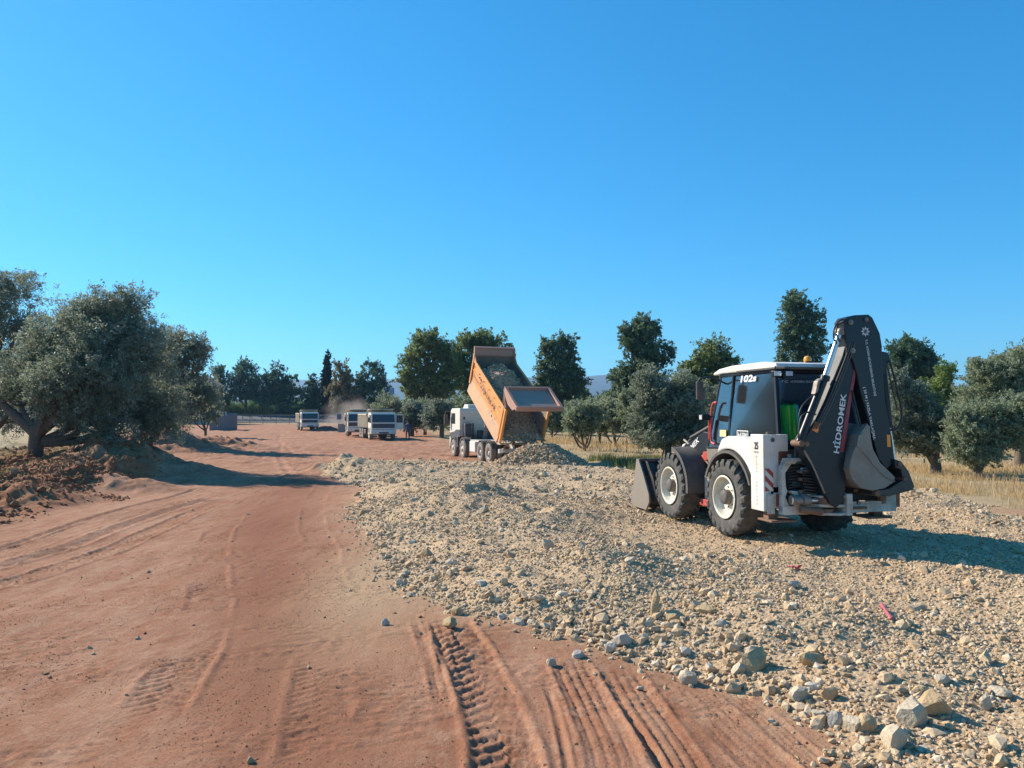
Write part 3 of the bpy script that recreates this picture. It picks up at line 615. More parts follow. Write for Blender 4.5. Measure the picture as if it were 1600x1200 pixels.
# frame, axles, engine hood
m = MB(); m.span((-.38, -1.15, .55), (.38, 2.9, .92)); m.cyl((-.75, 0, .69), (.75, 0, .69), .13); m.cyl((-.75, 2.17, .69), (.75, 2.17, .69), .12)
m.box((0, 0, .69), (.42, .42, .42)); m.box((0, 2.17, .69), (.34, .36, .36)); m.span((-.62, .55, .5), (.62, 1.5, .80))
m.build('chassis', M['black'], bk, .015)
m = MB(); m.span((-.78, .62, .50), (-.62, 1.32, .92)); m.span((-.80, .66, .92), (-.6, 1.30, .95)); m.build('step_box', M['dwhite'], bk, .01)
m = MB(); m.span((-.9, .86, .40), (-.66, 1.3, .445)); m.span((-.9, .92, .445), (-.86, 1.26, .52)); m.build('footstep', M['red'], bk, .008)
m = MB(); m.prism([(1.05, .92), (3.05, .92), (3.1, 1.35), (2.95, 1.5), (1.1, 1.68)], fYZ, -.42, .42); m.build('engine_hood', M['white'], bk, .03)
m = MB()
for k in range(7): m.span((-.44, 1.7 + k * .13, 1.0), (-.418, 1.77 + k * .13, 1.34))
m.build('hood_vents', M['dgrey'], bk)
# fenders over the front wheels
def fender(x0, x1, cy, r, a0, a1, mt, th=.03, lip=.05, name='fender', cz=.69, n=18):
    m = MB(); V = []
    for k in range(n + 1):
        a = math.radians(a0 + (a1 - a0) * k / n)
        for rr in (r, r + th):
            for x in (x0, x1): V.append((x, cy + rr * math.cos(a), cz + rr * math.sin(a)))
    Fq = []
    for k in range(n):
        b = 4 * k; c = b + 4
        Fq += [(b, b + 1, c + 1, c), (b + 2, c + 2, c + 3, b + 3), (b, c, c + 2, b + 2), (b + 1, b + 3, c + 3, c + 1)]
    Fq += [(0, 2, 3, 1), (4 * n, 4 * n + 1, 4 * n + 3, 4 * n + 2)]
    m.add(V, Fq)
    if lip:   # side lip hanging down at the outer edge
        V = []
        for k in range(n + 1):
            a = math.radians(a0 + (a1 - a0) * k / n)
            for rr in (r - lip, r + th):
                for x in (x0 - .012, x0 + .012): V.append((x, cy + rr * math.cos(a), cz + rr * math.sin(a)))
        m.add(V, Fq)
    return m.build(name, mt, bk)
fender(-1.10, -.66, 2.17, .77, 98, 186, M['dgrey'], name='fender'); fender(1.10, .66, 2.17, .77, 98, 186, M['dgrey'], name='fender')
# rear fender: black arch with a white panel above
for sx in (-1, 1):
    fender(sx * 1.06, sx * .62, 0, .79, 22, 160, M['dgrey'], lip=.02, name='wheel_arch')
    n = 14; arc = [(.84 * math.cos(math.radians(a)), .69 + .84 * math.sin(math.radians(a))) for a in np.linspace(62, 150, n)]
    top = [(-.98, 1.62), (-.75, 1.70), (-.30, 1.76), (.02, 1.76), (.22, 1.70), (.33, 1.56)]
    m = MB(); m.prism(arc + top, fYZ, sx * .66, sx * 1.03); m.build('rear_fender', M['white'], bk, .03)
# ---- cab
cab = MB(); XL, XR = -.74, .74; RB, RT = -.66, .66
def bar(p, q, w_=.07, m=None):
    m.tube([p, q], w_ / 2, n=4, sub=1)
for sx in (-1, 1):
    bar((sx * .74, 1.22, 1.50), (sx * .66, .83, 2.86), .07, cab)     # front posts
    bar((sx * .76, .47, 1.20), (sx * .68, .36, 2.88), .07, cab)      # door post
    bar((sx * .76, -1.16, 1.62), (sx * .67, -.93, 2.88), .09, cab)    # rear posts
    bar((sx * .67, .83, 2.87), (sx * .67, -.93, 2.88), .09, cab); bar((sx * .76, 1.2, 1.5), (sx * .76, -1.16, 1.60), .06, cab)
bar((-.67, .83, 2.87), (.67, .83, 2.87), .09, cab); bar((-.67, -.93, 2.87), (.67, -.93, 2.87), .11, cab); bar((-.76, -1.16, 1.6), (.76, -1.16, 1.6), .08, cab)
cabo = cab.build('cab_frame', M['black'], bk, .008)
m = MB(); m.prism([(.42, 1.52), (1.24, 1.50), (1.22, 1.30), (1.02, 1.02), (.78, .82), (.50, .82)], fYZ, -.775, -.735)
m.build('cab_panel', M['olive'], bk, .01)
m = MB(); m.prism([(.42, 1.56), (1.22, 1.50), (1.22, .95), (.42, .95)], fYZ, .735, .775); m.build('cab_panel', M['olive'], bk, .01)
m = MB(); m.span((-.73, -1.1, 1.25), (.73, -1.04, 1.58)); m.build('rear_panel', M['olive'], bk, .01)
m = MB(); m.prism([(-1.12, 1.58), (.42, 1.56), (.42, 1.72), (-1.14, 1.74)], fYZ, -.772, -.748); m.build('door_sill', M['olive'], bk)
def pane(name, pts, th=.006, mt='glass', parent=None):
    P = [Vector(p) for p in pts]; N = (P[1] - P[0]).cross(P[2] - P[0]).normalized() * th
    m = MB(); n = len(P); m.add([*P, *[p + N for p in P]], [tuple(range(n)), tuple(range(2 * n - 1, n - 1, -1))] + [(i, (i + 1) % n, n + (i + 1) % n, n + i) for i in range(n)])
    return m.build(name, M[mt], parent or bk)
for sx in (-1, 1):
    dr = pane('door_window', [(sx * .757, .40, 1.70), (sx * .675, .33, 2.83), (sx * .68, -.89, 2.83), (sx * .755, -1.10, 1.72)])
    pane('side_window', [(sx * .755, 1.17, 1.52), (sx * .675, .80, 2.83), (sx * .685, .39, 2.84), (sx * .765, .50, 1.54)])
rw = pane('rear_window', [(-.655, -1.025, 2.30), (.655, -1.025, 2.30), (.62, -.94, 2.82), (-.62, -.94, 2.82)])
pane('windscreen', [(.70, 1.20, 1.54), (-.70, 1.20, 1.54), (-.62, .84, 2.82), (.62, .84, 2.82)])
# roof
m = MB(); m.prism([(-1.04, 2.90), (-1.08, 2.93), (-1.04, 2.99), (-.7, 3.035), (.35, 3.03), (.80, 2.99), (1.02, 2.92), (1.0, 2.88), (.7, 2.90)], fYZ, -.74, .74)
rf = m.build('roof', M['white'], bk, .03)
m = MB(); m.span((-.755, -1.06, 2.905), (-.742, .15, 2.925)); m.span((-.6, -1.10, 2.90), (.6, -1.085, 2.925)); m.build('gutter', M['dgrey'], rf)
# beacon
x, z = BF.yp(1262, 569, -.7)
m = MB(); m.lathe([(.075, 3.02), (.075, 3.05), (.0, 3.05)], (x, -.7, 0), 'z', 20); bc = m.build('beacon', M['black'], bk)
m = MB(); m.lathe([(.062, 3.05), (.066, 3.07), (.062, 3.11), (.045, 3.14), (.0, 3.152)], (x, -.7, 0), 'z', 20); m.build('dome', M['amber'], bc)
# work lamps at the rear of the roof
for px in (1214, 1232):
    x, z = BF.yp(px, 584, -1.1)
    m = MB(); m.span((x - .075, -1.12, z - .045), (x + .075, -1.03, z + .05)); m.cyl((x, -1.06, z + .05), (x, -1.06, z + .13), .012); lp = m.build('work_lamp', M['black'], bk, .012)
    m = MB(); m.span((x - .065, -1.13, z - .036), (x + .065, -1.118, z + .04)); m.build('lens', M['lens'], lp, .006)
# mirror on its arm
p = [BF.xp(1134, 600, -.72), BF.xp(1112, 590, -.95), BF.xp(1094, 592, -1.12)]
m = MB(); m.tube([(-.70, p[0][0], p[0][1]), (-.95, p[1][0], p[1][1]), (-1.12, p[2][0], p[2][1]), (-1.13, p[2][0], p[2][1] - .08)], .018)
mi = m.build('mirror_arm', M['black'], bk)
m = MB(); m.box((-1.13, p[2][0], p[2][1] - .22), (.17, .06, .36), Matrix.Rotation(math.radians(18), 3, 'Z')); m.build('mirror', M['dgrey'], mi, .03)
# lower hand rail and lamp beside the front post
r0 = [BF.xp(px, py, -.80) for px, py in ((1120, 629), (1115, 630), (1112, 640), (1111, 660), (1111, 688), (1117, 694))]
m = MB(); m.tube([(-.80, a, b) for a, b in r0], .022); m.tube([(-.80, r0[3][0] + .07, r0[3][1] + .05), (-.80, r0[4][0] + .07, r0[4][1] + .02)], .02, sub=1); m.build('grab_rail', M['red'], bk)
a = BF.xp(1101, 652, -.92)
m = MB(); m.box((-.92, a[0], a[1]), (.16, .13, .11)); m.tube([(-.85, a[0], a[1]), (-.76, a[0] - .1, a[1] + .02)], .015, sub=1); lp = m.build('front_lamp', M['black'], bk, .02)
m = MB(); m.box((-1.003, a[0] + .0, a[1]), (.01, .10, .08)); m.build('lens', M['lens'], lp)
# loader arm
for x0, x1 in ((-.66, -.54), (.54, .66)):
    m = MB(); m.prism([(1.28, 1.62), (1.35, 1.78), (1.55, 1.80), (2.3, 1.50), (2.95, .95), (3.15, .55), (3.02, .42), (2.75, .70), (2.2, 1.15), (1.45, 1.42)], fYZ, x0, x1)
    la = m.build('loader_arm', M['black'], bk, .012)
    m = MB(); m.cyl(((x0 + x1) / 2, 1.15, 1.05), ((x0 + x1) / 2, 1.9, 1.40), .05); m.cyl(((x0 + x1) / 2, 1.7, 1.3), ((x0 + x1) / 2, 2.5, 1.60), .028); m.build('lift_cylinder', M['steel'], la)
    m = MB(); xm = x0 + (x1 - x0) * .5; m.cyl((xm, 1.35, 1.92), (xm, 2.2, 1.66), .035); m.cyl((xm, 2.1, 1.69), (xm, 3.1, 1.12), .022); m.build('tilt_link', M['dgrey'], la)
m = MB(); m.prism([(1.30, 1.28), (1.34, 1.42), (1.52, 1.40), (1.58, 1.30), (1.45, 1.22)], fYZ, -.70, -.50); m.box((-.6, 1.85, 1.24), (.14, .26, .09), Matrix.Rotation(math.radians(28), 3, 'X')); m.build('arm_bracket', M['red'], bk, .01)
text('HİDROMEK', 'lettering', (-.668, 2.62, 1.07), (0, -.86, .50), (0, .5, .86), 1.05, .15, M['letter'], bk, bold=.02)
# front bucket
side = [(3.60, 1.14), (3.70, 1.14), (4.02, .16), (3.93, .07), (3.20, .07), (3.04, .26), (3.06, .42), (3.32, .80)]
b_ = MB(); b_.prism(side, fYZ, -1.17, -1.13); lb = b_.build('loader_bucket', M['bucket'], bk, .006)  # side plates paler than the shell: sunlight put into the colour
b_ = MB(); b_.prism(side, fYZ, 1.13, 1.17); b_.build('side_plate', M['bucket'], lb, .006)
back = [(3.64, 1.12), (3.38, .78), (3.12, .42), (3.10, .26), (3.24, .12), (3.95, .10)]
m = MB()
for i in range(len(back) - 1):
    a, b = Vector((0, *back[i])), Vector((0, *back[i + 1])); N = Vector((1, 0, 0)).cross((b - a).normalized()) * .03
    m.add([(x, *(q[1:])) for q in (a, b, b + N, a + N) for x in (-1.13, 1.13)], [(0, 2, 3, 1), (4, 5, 7, 6), (0, 1, 7, 6), (2, 4, 5, 3), (0, 6, 4, 2), (1, 3, 5, 7)])
for x in (-1.02, -.72, -.5, .5, .72, 1.02): m.prism([(3.62, 1.13), (3.36, .80), (3.08, .44), (3.02, .20), (2.94, .35), (3.12, .75), (3.42, 1.08)], fYZ, x - .015, x + .015)
m.span((-1.14, 3.34, .74), (1.14, 3.40, .80)); m.span((-1.14, 3.57, 1.08), (1.14, 3.68, 1.15))
m.build('bucket_shell', M['darksteel'], lb, .006)  # black shell, with the shade on its back also put into the colour
for k in range(8):
    m = MB(); x = -1.05 + k * .3; m.prism([(3.9, .13), (4.13, .08), (4.12, .06), (3.9, .05)], fYZ, x - .035, x + .035); m.build('tooth', M['steel'], lb)
# interior
m = MB(); m.prism([(-.30, 1.55), (-.34, 2.25), (-.24, 2.32), (-.16, 2.25), (-.10, 1.68), (.28, 1.66), (.30, 1.55)], fYZ, -.26, .24); m.build('driver_seat', M['seat'], bk, .04)
m = MB(); m.span((-.3, -.5, .95), (.3, .3, 1.5)); m.span((.45, -.7, 1.3), (.68, .8, 1.85)); m.span((-.65, .95, 1.2), (.65, 1.12, 1.55)); m.cyl((0, .95, 1.4), (0, .72, 1.85), .04); m.span((-.72, -1.04, .95), (.72, 1.15, 1.0)); m.build('console', M['cabblack'], bk, .02)
m = MB()
for k in range(24):
    a = 2 * math.pi * k / 24; b = 2 * math.pi * (k + 1) / 24; f = lambda q: (.19 * math.cos(q), .70 - .08 * math.sin(q), 1.88 + .17 * math.sin(q)); m.cyl(f(a), f(b), .014, n=6)
m.build('steering_wheel', M['cabblack'], bk)
# green cover standing behind the rear window
g = [BF.yp(px, py, -.93) for px, py in ((1221, 630), (1246, 629), (1252, 688), (1231, 690))]
m = MB(); zt, zb = g[0][1], g[2][1]
cols = 15; V = []
for j in range(9):
    tz = j / 8; z = zt + (zb - zt) * tz; xl = g[0][0] + (g[3][0] - g[0][0]) * tz; xr = g[1][0] + (g[2][0] - g[1][0]) * tz
    for i in range(cols):
        t = i / (cols - 1); V.append((xl + (xr - xl) * t, -.93 + .10 * math.sin(t * math.pi) * -1 + .012 * math.sin(t * 17 + j * .4), z + .01 * math.sin(t * 9)))
b = len(V); V += [(p[0], -.72, p[2]) for p in V]
Fq = [(j * cols + i, j * cols + i + 1, (j + 1) * cols + i + 1, (j + 1) * cols + i) for j in range(8) for i in range(cols - 1)]
Fq += [tuple(b + q for q in f[::-1]) for f in Fq]
Fq += [(i, b + i, b + i + 1, i + 1) for i in range(cols - 1)] + [(j * cols, (j + 1) * cols, b + (j + 1) * cols, b + j * cols) for j in range(8)] + [((j + 1) * cols - 1, b + (j + 1) * cols - 1, b + (j + 2) * cols - 1, (j + 2) * cols - 1) for j in range(8)]
m.add(V, Fq, True); m.build('green_cover', M['green'], bk)
# lettering on the glass, plate, stickers
a = BF.xp(1158, 598, -.70); b = BF.xp(1190, 594, -.70)
text('102s', 'lettering', (-.712, a[0], a[1]), (0, -1, (b[1] - a[1]) / (a[0] - b[0]) - .02), (.06, 0, 1), .50, .125, M['letter'], bk, shear=.2, bold=.035)
a = BF.xp(1151, 685, -.79)
m = MB(); m.span((-.79, a[0] - .37, a[1]), (-.776, a[0], a[1] + .145)); pl = m.build('number_plate', M['letter'], bk, .004)
m = MB(); m.span((-.793, a[0] - .355, a[1] + .015), (-.7905, a[0] - .015, a[1] + .13)); m.build('plate_field', M['black'], pl)
text('26-K2004', 'plate_number', (-.795, a[0] - .025, a[1] + .04), (0, -1, 0), (0, 0, 1), .32, .07, M['letter'], pl, bold=.02)
a = BF.xp(1125, 682, -.779); m = MB(); m.span((-.783, a[0] - .22, a[1]), (-.7755, a[0], a[1] + .125)); m.build('sticker', M['yellow'], bk)
text('T.C. AYDIN BÜYÜKŞEHİR BEL.', 'lettering', (-.60, -.972, 2.665), (1, 0, 0), (0, -.16, 1), 1.2, .055, M['letter'], bk)
# ---- stabiliser columns
for sx in (-1, 1):
    m = MB(); m.span((sx * 1.15, -1.30, .60), (sx * 1.02, -.93, 1.82)); m.span((sx * 1.02, -1.30, .98), (sx * .86, -1.22, 1.82)); m.span((sx * .86, -1.30, 1.55), (sx * .70, -1.20, 1.82)) 
    st = m.build('stabiliser', M['white'], bk, .008)
    m = MB(); m.span((sx * 1.10, -1.345, .56), (sx * .98, -1.303, .88)); m.span((sx * .99, -1.36, .66), (sx * .88, -1.305, .90)); m.build('stabiliser_lock', M['dwhite'], st, .008)
    m = MB(); m.span((sx * .975, -1.375, .68), (sx * .885, -1.362, .88)); m.build('side_lamp', M['redlens'], st)
    m = MB(); m.span((sx * 1.12, -1.46, .44), (sx * .66, -1.06, .475)); m.span((sx * 1.07, -1.3, .45), (sx * .9, -1.15, .62)); m.build('stabiliser_foot', M['rust'], st, .01)
    m = MB(); m.span((sx * 1.125, -1.315, .92), (sx * .985, -1.303, 1.28)); m.build('hazard_plate', M['stripes'], st)
    m = MB(); m.span((sx * .88, -1.31, 1.23), (sx * .72, -1.21, 1.54)); tl = m.build('tail_lamp', M['redlens'], bk, .01)
    m = MB(); m.span((sx * .85, -1.325, 1.26), (sx * .75, -1.313, 1.42)); m.build('lens', M['orange'], tl)
    m = MB(); m.span((sx * .70, -1.28, 1.34), (sx * .63, -1.25, 1.50)); m.build('reflector', M['letter'], tl)
    m = MB(); m.cyl((sx * .98, -1.31, 1.735), (sx * .98, -1.297, 1.735), .035); m.build('plug', M['dgrey'], st)
    m = MB(); m.cyl((sx * .98, -1.2, 1.81), (sx * .98, -1.2, 1.86), .05); m.build('cap', M['dgrey'], st)
text('25', 'lettering', (-1.154, -1.05, 1.58), (0, -1, 0), (0, 0, 1), .11, .12, M['dletter'], bk, bold=.03)
text('METRE', 'lettering', (-1.154, -1.04, 1.52), (0, -1, 0), (0, 0, 1), .14, .028, M['dletter'], bk)
for i, ch in enumerate('FAZLA YAKLAŞMA'):
    if ch != ' ': text(ch, 'lettering', (-1.154, -1.10, 1.44 - i * .058), (0, -1, 0), (0, 0, 1), .024, .036, M['dletter'], bk)
# ---- rear slide frame
fr = MB()
fr.prism([(-.93, .60), (-.93, 1.30), (-.86, 1.42), (-.70, 1.42), (-.76, 1.36), (-.875, 1.22), (-.865, 1.0), (-.84, .93), (-.875, .84), (-.80, .68), (-.76, .60)], fXZ, -1.48, -1.36)
fr.span((-.86, -1.46, 1.36), (1.10, -1.36, 1.45)); fr.span((-.93, -1.50, .56), (1.16, -1.36, .70)); fr.span((-.75, -1.52, .70), (1.14, -1.50, .74))
fr.prism([(.95, .56), (1.18, .56), (1.18, 1.30), (1.10, 1.42), (1.0, 1.42)], fXZ, -1.48, -1.36)
sf = fr.build('slide_frame', M['dwhite'], bk, .012)
m = MB(); m.span((-.70, -1.42, 1.00), (.55, -1.34, 1.06)); m.span((-.60, -1.56, 1.22), (-.18, -1.46, 1.30)); m.prism([(-.82, .94), (-.30, .90), (-.30, .84), (-.70, .84)], fXZ, -1.5, -1.4)
m.build('cross_bar', M['dwhite'], sf, .01)
m = MB(); m.cyl((-.84, -1.56, .80), (-.52, -1.58, .79), .075); m.cyl((-.66, -1.57, .80), (-.58, -1.57, .80), .10); m.build('swing_cylinder', M['steel'], bk)
m = MB(); m.cyl((-.52, -1.58, .79), (-.22, -1.60, .785), .035); m.cyl((-.05, -1.52, .86), (-.05, -1.52, 1.28), .018); m.build('swing_rod', M['chrome'], bk)
m = MB(); m.cyl((-.72, -1.62, .66), (-.36, -1.66, .615), .055); m.cyl((-.28, -1.62, .735), (-.28, -1.62, .83), .11); m.cyl((-.16, -1.64, .735), (-.16, -1.64, .80), .13); m.cyl((-.24, -1.6, .60), (-.24, -1.6, .655), .11); m.cyl((-.1, -1.6, .86), (-.1, -1.6, .89), .16); m.build('swing_pins', M['rust'], bk, .005)
m = MB()   # king post brackets
m.prism([(-.40, .86), (.02, .86), (.12, .80), (.12, .70), (-.38, .71)], fXY, 0, 0) if False else None
for z0_, z1_ in ((.69, .735), (.835, .87), (.56, .60)): m.add([(x, y, z) for z in (z0_, z1_) for x, y in ((-.46, -1.42), (-.40, -1.66), (-.10, -1.78), (.10, -1.72), (.10, -1.42))], [(0, 1, 2, 3, 4), (9, 8, 7, 6, 5)] + [(i, (i + 1) % 5, 5 + (i + 1) % 5, 5 + i) for i in range(5)])
m.span((.0, -1.80, .56), (.10, -1.5, .90)); m.build('king_post', M['dwhite'], bk, .01)
m = MB()
for k in range(9):
    z = .93 + k * .045; y = -1.42 - .012 * (k % 3)
    m.tube([(-.80, y, z), (-.6, y - .02, z + .02), (-.42, y - .05, z - .01 * (k % 4)), (-.30 + .03 * (k % 3), y - .12, z - .02), (-.42, y - .16, z - .03), (-.62, y - .13, z - .01)], .017)
for k in range(5): m.tube([(-.70 + k * .07, -1.40, 1.30), (-.64 + k * .08, -1.5, 1.38 + .02 * k), (-.5 + k * .07, -1.56, 1.30), (-.40 + k * .05, -1.5, 1.12)], .014)
m.build('hydraulic_hoses', M['hose'], bk)
m = MB(); m.span((-.80, -1.40, .74), (.9, -1.36, 1.34)); m.build('frame_back', M['cabblack'], bk)
m = MB()
for k in range(4): m.span((-.62 + k * .02, -1.53, 1.47 + k * .0), (-.60 + k * .14, -1.46, 1.50 + k * .02))
for k in range(3): m.cyl((-.62 + k * .10, -1.36, 1.45), (-.62 + k * .10, -1.40, 1.66 + .03 * (k % 2)), .028)
m.cyl((-.62, -1.40, 1.55), (-.20, -1.50, 1.56), .02); m.box((-.47, -1.40, 1.52), (.13, .1, .10)); m.build('valve_block', M['dgrey'], bk, .008)
m = MB()
for x, y, z, dx, dz in ((-.55, -1.50, 1.12, .20, .05), (-.30, -1.52, 1.16, .12, .09), (-.62, -1.52, .92, .10, .06), (.18, -1.50, 1.12, .18, .12), (.45, -1.50, .92, .22, .05), (.75, -1.50, 1.18, .16, .07), (.3, -1.54, .64, .5, .035), (.85, -1.54, .82, .12, .16)): m = MB(); m.box((x, y, z), (dx, .07, dz)); m.build('bracket', M['rust'], bk, .006)
for x, z in ((-.62, 1.24), (-.3, 1.24), (.32, 1.26), (.62, 1.26), (.9, 1.26), (.42, .72), (.9, .72)): m = MB(); m.cyl((x, -1.55, z), (x, -1.44, z), .03, n=10); m.build('pin', M['steel'], bk)
m = MB()
for k in range(6): m.tube([(.10 + k * .1, -1.47, 1.36), (.14 + k * .09, -1.54, 1.2 - .03 * k), (.02 + k * .12, -1.50, 1.02), (.2 + k * .1, -1.46, .88)], .015)
m.build('hydraulic_hoses', M['hose'], bk)
m = MB(); m.span((1.19, -1.46, .62), (1.27, -1.40, 1.05)); m.build('marker_plate', M['redlens'], bk, .006)
# ---- boom, dipper and bucket folded in one plane across the rear
YB = -1.78
def Z2(zx, zy, y=YB): return BF.yp(1180 + zx / 3.158, 480 + zy / 3.158, y)      # from the 3.158x enlargement
boom = [Z2(*q) for q in ((232, 668), (246, 648), (300, 555), (345, 455), (395, 330), (432, 240), (445, 190), (500, 210), (505, 290), (482, 420), (462, 560), (444, 700), (448, 880), (436, 960), (400, 990), (368, 968), (348, 915), (322, 855), (288, 775), (245, 705))]
m = MB(); m.prism(boom, fXZ, YB, YB + .26); bm_ = m.build('boom', M['black'], bk, .012)
st = [Z2(*q, YB) for q in ((486, 306), (497, 318), (470, 480), (448, 640), (434, 716), (416, 714), (440, 560), (462, 430))]
m = MB(); m.prism(st, fXZ, YB - .007, YB + .01); m.build('stripe', M['dred'], bm_)
a = Z2(418, 722, YB); b = Z2(455, 425, YB); L_ = math.hypot(b[0] - a[0], b[1] - a[1]); ux, uz = (b[0] - a[0]) / L_, (b[1] - a[1]) / L_
text('HİDROMEK', 'lettering', (a[0] - .02, YB - .004, a[1]), (ux, 0, uz), (-uz, 0, ux), L_ * .99, .135, M['letter'], bm_, bold=.02)
a = [Z2(*q) for q in ((297, 563), (327, 575), (305, 620), (279, 605))]
m = MB(); m.prism(a, fXZ, YB - .008, YB + .01); m.build('reflector', M['orange'], bm_)
# boom edge lip (lighter worn edge)
edge = [Z2(*q) for q in ((246, 705), (286, 778), (322, 860), (347, 918))]
m = MB(); m.tube([(x, YB + .02, z) for x, z in edge], .016, n=6); m.build('wear_edge', M['steel'], bm_)
c = Z2(225, 672); c2 = Z2(425, 120); m1 = Z2(350, 345)
m = MB(); m.cyl((c[0], YB - .03, c[1]), (c[0], YB + .2, c[1]), .05); m.cyl((c[0] + .10, YB - .02, c[1] - .01), (c[0] + .10, YB + .02, c[1] - .01), .04); m.box((c[0] + .04, YB + .08, c[1]), (.12, .12, .07)); m.build('lug_pin', M['rust'], bm_, .008)
cy_ = YB + .03
m = MB(); m.cyl((c[0], cy_, c[1] + .02), (m1[0], cy_, m1[1]), .062); m.cyl((m1[0] - .01, cy_, m1[1] - .05), (m1[0] + .01, cy_, m1[1] + .02), .075); bcyl = m.build('boom_cylinder', M['black'], bk)
m = MB(); m.cyl((m1[0], cy_, m1[1]), (c2[0], cy_, c2[1]), .042); m.build('rod', M['chrome'], bcyl)
m = MB(); m.cyl((c2[0], cy_ - .05, c2[1]), (c2[0], cy_ + .08, c2[1]), .06); m.build('rod_eye', M['steel'], bcyl)
# pipes along the boom
m = MB()
for d in (0, .035, .07):
    q = [Z2(462, 175), Z2(448, 225), Z2(412, 320), Z2(345, 480), Z2(283, 600)]
    m.tube([(x + d, YB - .03 - d * .3, z) for x, z in q], .011)
m.build('boom_pipe', M['dgrey'], bm_)
# dipper
dip = [Z2(*q) for q in ((430, 72), (446, 50), (486, 40), (553, 37), (572, 52), (608, 128), (620, 195), (618, 240), (636, 480), (668, 640), (682, 762), (640, 800), (600, 745), (572, 640), (536, 500), (512, 420), (494, 330), (474, 262), (446, 210))]
YD = YB - .035
m = MB(); m.prism(dip, fXZ, YD, YD + .24); dp = m.build('dipper', M['black'], bk, .015)
def along(a, b, body, hgt, frac=1.0, nm='lettering', flip=False):
    A = Z2(*a, YD); B = Z2(*b, YD); L_ = math.hypot(B[0] - A[0], B[1] - A[1]); ux, uz = (B[0] - A[0]) / L_, (B[1] - A[1]) / L_
    return text(body, nm, (A[0], YD - .004, A[1]), (ux, 0, uz), (-uz, 0, ux), L_ * frac, hgt, M['letter'], dp, bold=.015)
along((538, 160), (583, 440), 'T.C. AYDIN BÜYÜKŞEHİR BELEDİYESİ', .062)
along((528, 396), (578, 655), '( 25 M ) FAZLA YAKLAŞMA', .062)
# round emblem: eight-pointed figure
cx_, cz_ = Z2(543, 120, YD); m = MB(); P = []
for k in range(32):
    a = k * math.pi / 16; r = (.088, .052, .070, .052)[k % 4]; P.append((cx_ + r * math.cos(a), cz_ + r * math.sin(a)))
Pi = [(cx_ + .036 * math.cos(k * math.pi / 16), cz_ + .036 * math.sin(k * math.pi / 16)) for k in range(32)]
V = [(x, YD - .004, z) for x, z in P + Pi]; m.add(V, [(k, (k + 1) % 32, 32 + (k + 1) % 32, 32 + k) for k in range(32) if k % 4 != 1]); 
for k in range(8):
    a = k * math.pi / 4 + .2; m.add([(cx_ + .018 * math.cos(a), YD - .004, cz_ + .018 * math.sin(a)), (cx_ + .028 * math.cos(a + .3), YD - .004, cz_ + .028 * math.sin(a + .3)), (cx_ + .028 * math.cos(a - .3), YD - .004, cz_ + .028 * math.sin(a - .3))], [(0, 1, 2)])
m.build('emblem', M['letter'], dp)
for q, r in (((468, 75), .040), ((545, 62), .032), ((478, 215), .042)):
    x, z = Z2(*q, YD); m = MB(); m.cyl((x, YD - .03, z), (x, YD + .02, z), r); m.cyl((x, YD - .045, z), (x, YD, z), r * .5); m.build('pivot_pin', M['steel'], dp)
a = [Z2(*q, YD) for q in ((648, 628), (664, 630), (668, 690), (650, 688))]
m = MB(); m.prism(a, fXZ, YD - .008, YD + .01); m.build('reflector', M['orange'], dp)
# bucket cylinder beyond the dipper
a = Z2(642, 240, YB); b = Z2(680, 590, YB); c = Z2(708, 760, YB)
m = MB(); m.prism([Z2(*q, YB) for q in ((612, 215), (650, 222), (664, 240), (662, 262), (640, 330), (628, 330), (612, 300))], fXZ, YB, YB + .2); m.build('cylinder_lug', M['black'], dp, .01)
m = MB(); m.cyl((a[0], YB + .1, a[1]), (b[0], YB + .1, b[1]), .068); m.cyl((b[0], YB + .1, b[1] + .03), (b[0], YB + .1, b[1] - .02), .076); bc_ = m.build('bucket_cylinder', M['black'], bk)
m = MB(); m.cyl((b[0], YB + .1, b[1]), (c[0], YB + .1, c[1]), .035); m.build('rod', M['chrome'], bc_)
m = MB(); q1 = Z2(660, 335, YB); m.cyl((q1[0] - .09, YB + .1, q1[1]), (q1[0] + .07, YB + .1, q1[1]), .022); m.build('clamp', M['steel'], bc_)
# hoses
def hose(pts, r=.014, y=YB - .02, yy=None):
    hs = MB(); hs.tube([(*Z2(zx, zy, y)[:1], y + (0 if yy is None else yy[i]), Z2(zx, zy, y)[1]) for i, (zx, zy) in enumerate(pts)], r); hs.build('hose', M['hose'], bk)
hose([(455, 62), (420, 65), (392, 100), (388, 150), (402, 180)]); hose([(440, 70), (408, 90), (400, 130), (420, 170)], .012)
hose([(663, 262), (690, 360), (708, 440), (722, 500), (718, 570), (690, 605), (655, 603)], .017); hose([(655, 300), (680, 420), (700, 500)], .011)
hose([(213, 650), (218, 590), (228, 540), (262, 518), (300, 530)], .013); hose([(290, 430), (250, 465), (225, 500), (215, 540)], .010); hose([(470, 110), (455, 180), (450, 230)], .012)
hose([(478, 410), (500, 500), (527, 610)], .013)
m = MB(); q = [Z2(300, 365), Z2(318, 350), Z2(300, 420), Z2(286, 430)]
m.prism(q, fXZ, YB - .05, YB + .06); m.build('valve', M['steel'], bk, .01)
